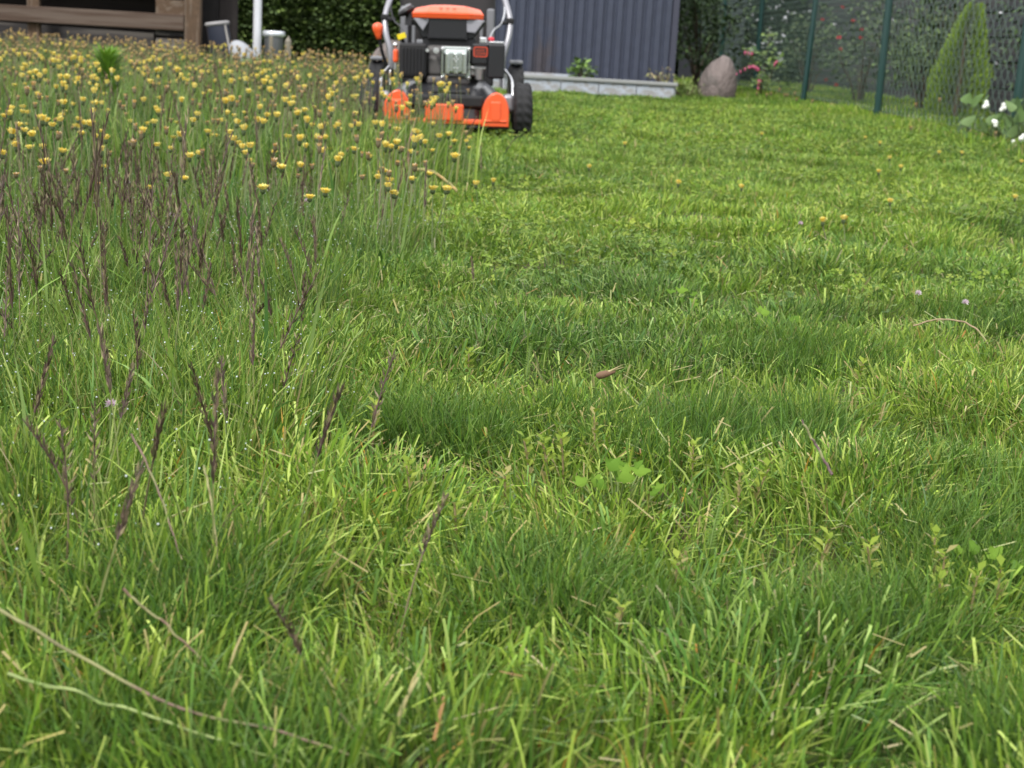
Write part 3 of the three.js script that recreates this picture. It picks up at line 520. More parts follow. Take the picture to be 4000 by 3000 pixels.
function shrub(name, label, category, x, z, rx, ry, rz, n, len, wid, tones, seed, mat = leafGloss, group) {
  const o = thing(name, label, category, x, gy(x, z) - 0.01, z, 0, group), r = rngOf(seed + 5);
  const lobes = []; for (let k = 0; k < 14; k++) { const a = r() * 6.283, e = r() * 2 - 0.75, c = Math.sqrt(Math.max(0, 1 - e * e * 0.8)); lobes.push(V(Math.cos(a) * rx * 0.62 * c, ry * (1 + e * 0.62), Math.sin(a) * rz * 0.62 * c)); }
  const st = []; for (const l of lobes.slice(0, 8)) st.push(polyTube([V(l.x * 0.08, 0, l.z * 0.08), V(l.x * 0.35, l.y * 0.45, l.z * 0.35), l], 0.012, 0.003, 5));
  mesh('stems', st, bark, o);
  const fo = mesh('foliage', leafCloud(seed, n, q => { const l = pick(q, lobes), u = V(q() * 2 - 1, q() * 2 - 1, q() * 2 - 1); if (u.lengthSq() > 1) return null; const s = Math.pow(u.length(), -0.35); const p = V(l.x + u.x * rx * 0.46 * s, l.y + u.y * ry * 0.42 * s, l.z + u.z * rz * 0.46 * s); if (p.y < 0.015) return null; return { p, o: u.clone().multiplyScalar(0.7) }; }, len, wid, tones), mat, o); fo.userData.kind = 'stuff';
  return o;
}
const DARK = [[0.035, 0.07, 0.02], [0.05, 0.095, 0.025], [0.028, 0.055, 0.02], [0.06, 0.11, 0.03]];
function hedge(name, label, x0, x1, z, h, d, n, len, wid, tones, seed) {
  const o = thing(name, label, 'hedge', (x0 + x1) / 2, gy((x0 + x1) / 2, z), z), L = x1 - x0, rr = rngOf(seed + 3), st = [];
  for (let k = 0; k < L * 4; k++) { const x = (rr() - 0.5) * L * 0.97; st.push(polyTube([V(x, -0.02, -d * 0.4), V(x + (rr() - 0.5) * 0.2, h * 0.5, -d * 0.45), V(x + (rr() - 0.5) * 0.3, h * 0.9, -d * 0.4)], 0.018, 0.006, 5)); }
  mesh('stems', st, bark, o);
  const fo = mesh('foliage', leafCloud(seed, n, q => { const x = (q() - 0.5) * L, y = 0.02 + Math.pow(q(), 0.75) * h, bump = (fbm(x * 3, y * 3, seed) - 0.5) * 0.28, deep = q() * q() * 0.2; return { p: V(x, y, d * 0.1 + bump - deep), o: V(0, 0.1, 0.8) }; }, len, wid, tones), leafGloss, o); fo.userData.kind = 'stuff';
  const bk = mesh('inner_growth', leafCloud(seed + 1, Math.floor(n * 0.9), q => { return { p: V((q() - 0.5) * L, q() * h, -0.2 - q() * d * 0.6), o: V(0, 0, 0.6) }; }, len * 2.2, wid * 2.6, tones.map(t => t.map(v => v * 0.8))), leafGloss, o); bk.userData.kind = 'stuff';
  return o;
}
hedge('leafy_hedge', 'clipped dark green leafy hedge behind the white pole and meadow', -3.4, -0.2, -12.1, 1.9, 0.9, 42000, 0.046, 0.028, [[0.1, 0.155, 0.05], [0.125, 0.19, 0.056], [0.08, 0.13, 0.045], [0.18, 0.26, 0.065]], 901);
hedge('conifer_hedge', 'tall very dark hedge closing the garden behind the shed', -6.5, 6.5, -19.5, 2.6, 1.2, 18000, 0.12, 0.05, DARK, 921);
shrub('dark_shrub', 'dark green bush growing against the right side of the shed', 'shrub', 1.5, -13.4, 0.42, 0.62, 0.5, 5200, 0.05, 0.026, DARK, 931);
shrub('dark_shrub', 'dark green bush at the far end of the wire fence', 'shrub', 1.8, -16.4, 0.3, 0.75, 0.4, 3500, 0.06, 0.03, DARK, 936);
// plant in the raised bed
shrub('leafy_bed_plant', 'bright green leafy plant growing in the raised bed', 'plant', 0.36, -10.42, 0.1, 0.085, 0.09, 200, 0.05, 0.036, [[0.13, 0.24, 0.04], [0.18, 0.3, 0.06], [0.09, 0.17, 0.03]], 941, leafThin).position.y += 0.07;
shrub('withered_weed', 'pale withered weeds at the open corner of the raised bed', 'weed', 0.9, -10.34, 0.13, 0.07, 0.1, 380, 0.03, 0.009, [[0.3, 0.28, 0.12], [0.22, 0.24, 0.08], [0.36, 0.26, 0.16]], 951).position.y += 0.07;
shrub('low_weed', 'low green weed clump between the raised bed and the boulder', 'weed', 1.09, -10.5, 0.13, 0.08, 0.12, 420, 0.035, 0.01, [[0.14, 0.2, 0.05], [0.2, 0.24, 0.07]], 956);

// boulders
function boulder(label, x, z, rx, ry, rz, seed, ph) {
  const g = new THREE.IcosahedronGeometry(1, 24), p = g.attributes.position, c = [];
  for (let i = 0; i < p.count; i++) {
    const v = V().fromBufferAttribute(p, i), n = fbm(v.x * 1.6 + seed, v.y * 1.6 + v.z * 1.1, seed) - 0.5, n2 = fbm(v.x * 5 + v.z * 3, v.y * 5, seed + 9) - 0.5, k = 1 + 0.24 * n + 0.02 * n2;
    const t = (v.y + 1) / 2, w = 1.04 - 0.3 * t;
    p.setXYZ(i, v.x * rx * k * w + ph * t * t * rx, (v.y * k * 0.93 + 0.72) * ry, v.z * rz * k * w);
    const b = sstep(0.4, 0.62, fbm(v.x * 3.1 + 5, v.y * 3.1 + v.z * 2, seed + 30)), f = 0.85 + 0.5 * fbm(v.x * 30 + v.z * 21, v.y * 30, seed + 50);
    c.push((0.105 + 0.07 * b) * f, (0.09 + 0.052 * b) * f, (0.083 + 0.052 * b) * f);
  }
  g.setAttribute('color', new THREE.Float32BufferAttribute(c, 3)); g.computeVertexNormals();
  const o = mesh(numbered('boulder'), g, std(0xffffff, 0.75, { vertexColors: true }), scene); tag(o, label, 'boulder'); o.position.set(x, gy(x, z) - 0.02, z); return o;
}
boulder('upright brown boulder standing between the raised bed and the wire fence', 1.36, -11, 0.155, 0.205, 0.14, 3, 0.25);
boulder('low brown boulder by the hedge behind the mower wheel', -0.86, -9.1, 0.15, 0.19, 0.14, 17, 0.3);

// ---------------------------------------------------------------- wire fence
{
  const fx = 1.97, fence = thing('wire_fence', 'dark green chain link fence along the edge of the lawn', 'fence', fx, 0, 0);
  const wireM = phys(lin(0.09, 0.14, 0.12), 0.25, { clearcoat: 0.8, clearcoatRoughness: 0.15 }), postM = phys(lin(0.012, 0.05, 0.045), 0.35, { clearcoat: 0.4 });
  const zA = -3.6, zB = -18.0, H = 1.3, st = 0.042, all = [], n = Math.round((zA - zB) / st), rows = Math.floor(H / st);
  for (let k = 0; k < n; k++) { const P = []; for (let j = 0; j <= rows; j++) P.push(V((j % 2 ? 0.002 : -0.002), 0.05 + j * st, zA - k * st - ((j + k) % 2 ? st * 0.54 : -st * 0.54) * 1)); all.push(polyTube(P, 0.0018, 0.0018, 4)); }
  const w = mesh('wire_mesh', all, wireM, fence); w.userData.kind = 'stuff';
  for (const [y, lx] of [[0.06, 0], [0.7, 0], [1.33, 0]]) mesh('tension_wire', cyl(0.0018, 0.0018, zA - zB, -0.006, y, (zA + zB) / 2, 'z', 6), wireM, fence);
  for (const [z, lean] of [[-3.7, 0], [-6.02, 0.01], [-8.4, 0.0], [-10.7, 0.03], [-13.05, 0.0], [-15.5, -0.01], [-17.9, 0]]) {
    const p = mesh('post', [cyl(0.02, 0.02, 1.46, 0, 0.7, 0, 'y', 20)], postM, fence); p.position.set(-0.028, 0, z); p.rotation.z = -lean;
    mesh('post_cap', new THREE.SphereGeometry(0.022, 16, 8, 0, 6.2832, 0, 1.5708).scale(1, 0.5, 1).translate(0, 1.43, 0), postM, p);
  }
}
// behind the fence
{
  const wall = thing('grey_board_wall', 'weathered grey board wall seen through the wire fence', 'wall', 3.5, 0, -14.5), gm = [wood([0.2, 0.21, 0.23], 171, 0.3), wood([0.25, 0.26, 0.28], 172, 0.3)];
  for (let k = 0; k < 9; k++) mesh('board', rb(0.03, 0.17, 13, 0, 0.1 + k * 0.185, 0, 0.004), gm[k % 2], wall);
  for (const z of [-6, -2, 2, 6]) mesh('post', rb(0.08, 1.8, 0.08, 0.06, 0.88, z, 0.006), gm[0], wall);
  const gate = thing('dark_board_fence', 'near black upright board fence closing the far end of the wire fence', 'fence', 2.15, 0, -18.2), dm = std(lin(0.022, 0.025, 0.034), 0.6);
  for (let k = 0; k < 5; k++) mesh('board', rb(0.145, 1.9, 0.025, -0.3 + k * 0.15, 0.95, (k % 2) * 0.006, 0.003), dm, gate);
  const G1 = [[0.05, 0.085, 0.03], [0.07, 0.11, 0.04], [0.04, 0.07, 0.026], [0.1, 0.14, 0.05]], G2 = [[0.14, 0.22, 0.04], [0.18, 0.27, 0.05], [0.1, 0.17, 0.03]];
  const roseAt = (o, list, col, mat, seed, size) => list.forEach(([x, y, z], i) => { const r = rngOf(seed + i), F = new Faces(); for (let ring = 0; ring < 2; ring++) for (let k = 0; k < 6; k++) { const a = (k + ring * 0.5) / 6 * 6.283, fl = ring ? 0.35 : 0.9; F.leaf(V(0, 0, 0), V(Math.cos(a) * fl, 0.7, Math.sin(a) * fl).normalize(), V(-Math.cos(a), 1, -Math.sin(a)), size * (0.8 + 0.4 * r()), size * 0.8, col.map(v => v * (0.8 + 0.4 * r())), 0.2, 0.65); } const m = mesh('flower', F.geo(), mat, o); m.position.set(x, y, z); m.rotation.set(r() * 0.8, r() * 6, r() * 0.8); });
  const rose = shrub('red_flowering_shrub', 'loose green shrub with small red flowers behind the wire fence', 'shrub', 2.45, -11.2, 0.34, 0.42, 0.75, 2300, 0.04, 0.022, G1, 961);
  roseAt(rose, [[-0.2, 0.55, 0.75], [-0.16, 0.5, 0.55], [-0.22, 0.5, 0.1], [-0.28, 0.63, -0.3], [-0.25, 0.42, 0.3], [-0.3, 0.7, 0.5], [-0.2, 0.16, 0.1], [-0.24, 0.19, -0.1], [-0.3, 0.6, 0.9]], [0.62, 0.03, 0.05], petalMat, 965, 0.024);
  shrub('grey_green_shrub', 'dense grey green shrub behind the fence beside the conifer', 'shrub', 2.42, -9.3, 0.3, 0.26, 0.5, 2600, 0.045, 0.02, [[0.06, 0.095, 0.035], [0.05, 0.08, 0.03], [0.1, 0.16, 0.04]], 971);
  shrub('yellow_green_shrub', 'yellow green bush behind the far fence posts', 'shrub', 2.5, -13.6, 0.3, 0.4, 0.7, 1900, 0.05, 0.024, G1, 976);
  shrub('dark_green_shrub', 'dark green bush behind the wire fence right of the conifer', 'shrub', 2.95, -8.2, 0.4, 0.55, 0.6, 3200, 0.05, 0.02, DARK, 981);
  shrub('deep_green_shrub', 'deep green bush behind the fence near the white flowers', 'shrub', 2.6, -6.6, 0.4, 0.5, 0.7, 3600, 0.05, 0.022, DARK, 986);
  shrub('wall_shrub', 'spreading green bush against the grey board wall', 'shrub', 3.05, -11.4, 0.3, 0.45, 1.2, 2600, 0.06, 0.026, G1, 991);
  // narrow conifer
  const con = thing('young_conifer', 'bright yellow green young conifer behind the wire fence', 'conifer', 2.5, gy(2.5, -9) - 0.01, -8.85);
  mesh('trunk', polyTube([V(0, 0, 0), V(0.01, 0.3, 0), V(0.0, 0.68, 0)], 0.018, 0.004, 7), bark, con);
  const r = rngOf(1001), F = new Faces();
  for (let k = 0; k < 5200; k++) {
    const y = 0.03 + Math.pow(r(), 1.1) * 0.64, a = r() * 6.283, rad = 0.2 * Math.pow(1 - y / 0.7, 0.6) * (0.55 + 0.85 * fbm(Math.cos(a) * 2.3 + 5.4, y * 9 + Math.sin(a) * 2.3, 1012)) * (0.55 + 0.45 * Math.sqrt(r())), p = V(Math.cos(a) * rad + 0.1 * y * y, y, Math.sin(a) * rad), t = pick(r, [[0.22, 0.34, 0.04], [0.27, 0.4, 0.05], [0.14, 0.24, 0.035]]), q = 0.7 + 0.5 * r();
    F.leaf(p, V(Math.cos(a) * 0.6, 0.9, Math.sin(a) * 0.6).normalize(), V(Math.cos(a + 1.2), 0.3, Math.sin(a + 1.2)).normalize(), 0.03, 0.009, t.map(v => v * q), 0.1);
  }
  const cf = mesh('foliage', F.geo(), leafThin, con); cf.userData.kind = 'stuff';

  // pink flowering plant before the fence
  const heart = thing('pink_flowering_plant', 'arching plant with pink hanging flowers beside the boulder at the fence', 'plant', 1.75, gy(1.75, -11.4), -11.4);
  const arcs = [[[0, 0, 0], [-0.02, 0.2, 0.02], [-0.08, 0.28, 0.04], [-0.22, 0.215, 0.05]], [[0, 0, 0], [-0.03, 0.26, 0], [-0.07, 0.36, 0], [-0.16, 0.38, 0.02]], [[0, 0, 0], [0.01, 0.3, 0], [0.02, 0.46, 0], [0.0, 0.56, 0]], [[0, 0, 0], [0.05, 0.2, 0.05], [0.07, 0.3, 0.06], [0.08, 0.33, 0.06]], [[0, 0, 0], [-0.02, 0.16, 0.06], [-0.04, 0.18, 0.1], [-0.05, 0.12, 0.12]]];
  const curves = arcs.map(a => new THREE.CatmullRomCurve3(a.map(p => V(...p)))); mesh('stems', curves.map(c => polyTube(c.getPoints(12), 0.004, 0.0015, 5)), std(lin(0.16, 0.12, 0.07), 0.7), heart);
  const hf = rngOf(1011), LF = new Faces();
  curves.forEach((c, i) => { for (let k = 0; k < (i === 0 ? 22 : 60); k++) { const t = (i === 0 ? 0.2 + 0.4 * hf() : 0.3 + 0.6 * hf()), p = c.getPoint(t); p.x += (hf() - 0.5) * 0.1; p.y += (hf() - 0.5) * 0.07; p.z += (hf() - 0.5) * 0.1; if (p.y > 0.02) LF.leaf(p, V(hf() - 0.5, hf() * 0.4 - 0.2, hf() - 0.3).normalize(), V(hf() * 0.6 - 0.3, 1, 0.3).normalize(), 0.045, 0.03, pick(hf, [[0.16, 0.27, 0.05], [0.22, 0.33, 0.06], [0.1, 0.19, 0.06]]), 0.2); } });
  const hl = mesh('leaves', LF.geo(), leafThin, heart); hl.userData.kind = 'stuff';
  const pink = std(lin(0.62, 0.12, 0.24), 0.5), hg = mergeAny([new THREE.SphereGeometry(0.012, 10, 8).scale(0.8, 1, 0.55).translate(-0.006, 0, 0), new THREE.SphereGeometry(0.012, 10, 8).scale(0.8, 1, 0.55).translate(0.006, 0, 0), new THREE.ConeGeometry(0.006, 0.016, 8).rotateX(Math.PI).translate(0, -0.013, 0)]);
  const fl = (c, t) => { const p = c.getPoint(t), m = mesh('flower', hg, pink, heart); m.position.set(p.x, p.y - 0.018, p.z + 0.03); m.rotation.y = t * 5; };
  for (let k = 0; k < 7; k++) fl(curves[0], 0.55 + k * 0.072); for (let k = 0; k < 3; k++) fl(curves[1], 0.8 + k * 0.09); for (let k = 0; k < 3; k++) fl(curves[3], 0.7 + k * 0.13); for (let k = 0; k < 4; k++) fl(curves[4], 0.55 + k * 0.14);

  // white flowering plant with big leaves at the fence
  const wp = thing('white_flowering_plant', 'broad leaved plant with round white flowers against the fence', 'plant', 1.86, gy(1.86, -5.8), -5.8);
  const wr = rngOf(1021), stems = [], WL = [];
  const leafG = (() => { const s = new THREE.Shape(); s.moveTo(0, 0); s.bezierCurveTo(0.03, 0.0, 0.036, 0.04, 0, 0.085); s.bezierCurveTo(-0.036, 0.04, -0.03, 0.0, 0, 0); const g = new THREE.ShapeGeometry(s, 8), p = g.attributes.position; for (let i = 0; i < p.count; i++) p.setZ(i, Math.abs(p.getX(i)) * 0.35 - p.getY(i) ** 2 * 4); g.computeVertexNormals(); return g; })();
  const leafM = [phys(lin(0.11, 0.2, 0.05), 0.75, { transmission: 0.2, thickness: 0, side: THREE.DoubleSide }), phys(lin(0.15, 0.24, 0.08), 0.75, { transmission: 0.2, thickness: 0, side: THREE.DoubleSide }), phys(lin(0.06, 0.12, 0.03), 0.75, { transmission: 0.2, thickness: 0, side: THREE.DoubleSide })];
  for (let k = 0; k < 52; k++) { const a = wr() * 6.283, d = 0.03 + 0.17 * wr(), y = 0.03 + wr() * 0.15, m = mesh('leaf', leafG, leafM[k % 3], wp); m.position.set(Math.cos(a) * d, y, Math.sin(a) * d * 0.8); m.rotation.set(-0.9 + wr() * 0.9, a + wr() * 1.5, (wr() - 0.5) * 2.2); m.scale.setScalar(0.4 + 0.4 * wr()); stems.push(polyTube([V(0, 0, 0), V(Math.cos(a) * d * 0.5, y * 0.7, Math.sin(a) * d * 0.4), m.position.clone()], 0.002, 0.0015, 4)); }
  const white = std(lin(0.82, 0.84, 0.78), 0.6), whiteG = mergeAny([new THREE.IcosahedronGeometry(0.011, 1), new THREE.IcosahedronGeometry(0.008, 1).translate(0.011, 0.003, 0.004), new THREE.IcosahedronGeometry(0.008, 1).translate(-0.009, -0.002, 0.006)]);
  for (const [x, y, z] of [[-0.12, 0.17, 0.05], [-0.06, 0.165, 0.07], [0.05, 0.17, 0.1], [0.08, 0.15, 0.12], [-0.1, 0.11, 0.12], [-0.02, 0.06, 0.2], [0.03, 0.05, 0.2], [0.08, 0.055, 0.18], [-0.05, 0.035, 0.2], [0.01, 0.085, 0.2], [0.11, 0.1, 0.1]]) { const m = mesh('flower', whiteG, white, wp); m.position.set(x, y, z); m.rotation.set(x * 9, y * 30, z * 9); stems.push(polyTube([V(0, 0, 0), V(x * 0.6, y * 0.6, z * 0.6), V(x, y, z)], 0.0018, 0.0012, 4)); }
  mesh('stems', stems, std(lin(0.1, 0.14, 0.05), 0.7), wp);

  // dry flower stalks by the fence and yellow flowers on the mown lawn
  let n = 0;
  const bloom = (x, z, h, open, label, group, sc = 1) => { const kd = (open ? flowerKinds : budKinds)[n++ % 6], o = thing(open ? 'yellow_lawn_flower' : 'dry_flower_stalk', label, 'flower', x, gy(x, z) - 0.003, z, n, group), hk = open ? 0.17 : 0.18, st = mesh('stem', kd.stem, purple, o), hd = mesh('flower_head', kd.head, petalMat, o); o.scale.setScalar(sc); st.scale.y = h / hk / sc; hd.position.y = h / sc - hk; };
  for (const [x, z, h] of [[1.6, -6.25, 0.15], [1.72, -6.35, 0.17], [1.55, -6.1, 0.06], [1.75, -5.6, 0.06]]) bloom(x, z, h, false, 'faded orange flower head on a bare stalk in front of the wire fence', 'faded flower stalks by the conifer', 1.3);
  for (const [x, z, h] of [[1.58, -10.4, 0.07], [1.62, -10.3, 0.06], [1.68, -10.5, 0.08], [1.72, -10.4, 0.11], [1.74, -10.3, 0.07], [1.78, -10.4, 0.08], [1.83, -10.3, 0.08], [1.86, -9.9, 0.06], [1.72, -9.7, 0.06]]) bloom(x, z, h, false, 'faded tan flower head in the uncut grass below the pink flowers', 'faded flowers under the pink plant', 1.7);
  for (const [x, z, h] of [[0.546, -2.485, 0.055], [0.513, -2.47, 0.05], [0.46, -3.165, 0.05], [0.971, -3.872, 0.05], [1.428, -4.366, 0.06], [1.46, -4.34, 0.06], [1.04, -4.256, 0.05], [0.9, -3.75, 0.045], [1.25, -4.55, 0.05], [1.33, -4.6, 0.05], [0.3, -3.05, 0.045], [0.28, -4.2, 0.045], [0.15, -3.4, 0.045], [1.1, -3.3, 0.045], [1.15, -4.9, 0.045], [0.8, -5.2, 0.045], [1.2, -5.4, 0.045], [-0.08, -2.7, 0.05], [-0.06, -2.95, 0.05], [0.75, -3.0, 0.045]]) bloom(x, z, h, true, 'small yellow flower left standing low in the mown lawn', 'yellow flowers in the mown lawn', 0.8);
}

// ---------------------------------------------------------------- timber bed, pole and clutter at the left
{
  const tw = [wood([0.31, 0.245, 0.205], 181, 0.35), wood([0.36, 0.285, 0.22], 182, 0.4), wood([0.42, 0.40, 0.385], 183, 0.8), wood([0.25, 0.24, 0.245], 184, 0.5)], insideM = wood([0.24, 0.215, 0.2], 185, 0.1);
  const tb = thing('timber_rack', 'weathered brown timber rack with a dark interior at the meadow edge', 'timber rack', -2.3, gy(-2.3, -9.7), -9.65);
  mesh('rail', rb(3.2, 0.1, 0.045, -1.5, 0.333, 0.03, 0.006), tw[0], tb);
  mesh('rail', rb(3.2, 0.1, 0.045, -1.5, 0.66, 0.03, 0.006), tw[1], tb);
  mesh('post', rb(0.08, 0.9, 0.045, -0.87, 0.45, -0.018, 0.006), tw[1], tb); mesh('post', rb(0.08, 0.9, 0.045, -2.1, 0.45, -0.018, 0.006), tw[1], tb);
  mesh('post', rb(0.1, 0.95, 0.06, 0.155, 0.475, 0.03, 0.006), tw[1], tb);
  for (let k = 0; k < 7; k++) mesh('plank', rb(0.2, 0.112 - (k % 3) * 0.006, 0.1, 0.005 + (k % 2) * 0.004, 0.06 + k * 0.118, -0.05 + (k % 2) * 0.005, 0.006), tw[k === 1 || k === 0 ? 2 : k % 2 ? 1 : 3], tb);
  mesh('plank', rb(2.6, 0.13, 0.035, -1.45, 0.19, -0.2, 0.005).rotateZ(-0.015), tw[3], tb);
  mesh('plank', rb(1.9, 0.09, 0.035, -1.25, 0.12, -0.12, 0.005).rotateZ(-0.04), tw[2], tb);
  mesh('back_panel', rb(3.3, 1.0, 0.02, -1.6, 0.5, -0.9, 0.003), insideM, tb); mesh('end_panel', rb(0.02, 0.96, 0.8, 0.05, 0.48, -0.5, 0.003), insideM, tb); mesh('end_panel', rb(0.02, 0.96, 0.8, -3.2, 0.48, -0.5, 0.003), insideM, tb); mesh('front_board', rb(3.2, 0.12, 0.03, -1.5, 0.775, 0.03, 0.004), tw[0], tb); mesh('front_board', rb(3.2, 0.12, 0.03, -1.5, 0.9, 0.03, 0.004), tw[1], tb);
  mesh('roof_board', rb(3.5, 0.03, 1.15, -1.5, 0.98, -0.42, 0.005), tw[3], tb);
  const db = thing('dark_board_screen', 'dark brown upright boards between the timber rack and hedge', 'screen', -2.04, gy(-2, -9.85), -9.9), dm = [wood([0.135, 0.125, 0.13], 191, 0.06), wood([0.165, 0.145, 0.145], 192, 0.08)];
  for (let k = 0; k < 2; k++) mesh('board', rb(0.118, 1.3, 0.025, -0.058 + k * 0.121, 0.65, k * 0.004, 0.004), dm[k], db);

  const pole = thing('white_pole', 'white painted pole standing at the edge of the meadow', 'pole', -1.79, gy(-1.8, -9.9), -9.9); pole.rotation.z = -0.0;
  mesh('shaft', cyl(0.027, 0.027, 2.2, 0, 1.08, 0, 'y', 24), std(lin(0.74, 0.76, 0.82), 0.4), pole); mesh('pole_cap', new THREE.SphereGeometry(0.03, 16, 8).scale(1, 0.5, 1).translate(0, 2.185, 0), std(lin(0.6, 0.6, 0.64), 0.5), pole);

  const tub = thing('dark_tub', 'dark blue tub with a pale rim tipped beside the pale dome', 'tub', -1.915, gy(-1.9, -9.5), -9.5); tub.rotation.z = 0.16; tub.scale.set(1, 1.12, 1);
  const prof = (l, n = 28) => new THREE.LatheGeometry(l.map(p => new THREE.Vector2(...p)), n);
  mesh('body', prof([[0.0, 0.0], [0.075, 0.0], [0.068, 0.3], [0.062, 0.3], [0.06, 0.02], [0, 0.02]]), phys(lin(0.022, 0.026, 0.045), 0.35), tub);
  mesh('rim', [new THREE.TorusGeometry(0.066, 0.011, 10, 30).rotateX(Math.PI / 2).translate(0, 0.3, 0)], std(lin(0.34, 0.33, 0.34), 0.6), tub);
  mesh('pale_strip', rb(0.014, 0.24, 0.03, 0.068, 0.18, 0.03, 0.004).rotateZ(0.05), std(lin(0.36, 0.34, 0.33), 0.6), tub);
  const dome = mesh('garden_dome', new THREE.SphereGeometry(1, 40, 28).scale(0.075, 0.13, 0.08).rotateZ(0.62).translate(0.01, 0.118, 0), std(lin(0.36, 0.375, 0.41), 0.6), scene); tag(dome, 'pale grey smooth dome beside the dark tub', 'dome'); dome.position.set(-1.79, gy(-1.8, -9.42) - 0.0, -9.42);
  const base = dome; base.scale.set(1, 1, 1);
  const pot = thing('metal_bucket', 'shiny galvanised bucket behind the thin wooden stake', 'bucket', -1.655, gy(-1.65, -9.75), -9.75);
  mesh('body', prof([[0, 0.0], [0.05, 0.0], [0.062, 0.28], [0.059, 0.28], [0.047, 0.01], [0, 0.01]]), std(lin(0.2, 0.21, 0.22), 0.45, { metalness: 0.6 }), pot);
  mesh('rim', new THREE.TorusGeometry(0.061, 0.012, 10, 32).scale(1, 1, 1.6).rotateX(Math.PI / 2).translate(0, 0.285, 0), std(lin(0.8, 0.84, 0.9), 0.25, { metalness: 0.4 }), pot);
  const stM = wood([0.50, 0.48, 0.42], 195);
  const s1 = mesh('thin_stake', [rb(0.022, 0.3, 0.02, 0, 0.15, 0, 0.004)], stM, scene); s1.name = numbered('wooden_stake'); tag(s1, 'thin square wooden stake before the metal bucket', 'stake'); s1.position.set(-1.595, gy(-1.6, -9.3) - 0.02, -9.3);
  const s2 = mesh('wooden_stake', [rb(0.036, 0.28, 0.034, 0, 0.14, 0, 0.004), new THREE.ConeGeometry(0.025, 0.035, 4).rotateY(0.785).translate(0, 0.296, 0)], stM, scene); s2.name = numbered('wooden_stake'); tag(s2, 'pointed wooden stake standing alone before the hedge', 'stake'); s2.position.set(-1.49, gy(-1.5, -9.3) - 0.02, -9.3);

  // feathery bright plant in the meadow
  const fp = thing('feathery_plant', 'bright green feathery plant standing above the meadow flowers', 'plant', -1.126, gy(-1.126, -4.03), -4.03), r = rngOf(1101), F = new Faces();
  mesh('stem', polyTube([V(0, -0.01, 0), V(0.004, 0.1, 0), V(0, 0.225, 0)], 0.0025, 0.0012, 5), std(lin(0.1, 0.1, 0.05), 0.7), fp);
  for (let k = 0; k < 620; k++) { const t = 0.5 + 0.5 * Math.pow(r(), 0.7), a = k * 2.4, y = 0.225 * t, d = 0.018 * r(); F.leaf(V(Math.cos(a) * d, y, Math.sin(a) * d), V(Math.cos(a), 0.25 + 0.6 * r() + (t - 0.5), Math.sin(a)).normalize(), V(0, 1, 0.2), 0.034 + 0.026 * r(), 0.0046, pick(r, [[0.17, 0.33, 0.025], [0.22, 0.4, 0.03], [0.13, 0.26, 0.02]]), 0.1); }
  const ff = mesh('leaves', F.geo(), leafThin, fp); ff.userData.kind = 'stuff';
}

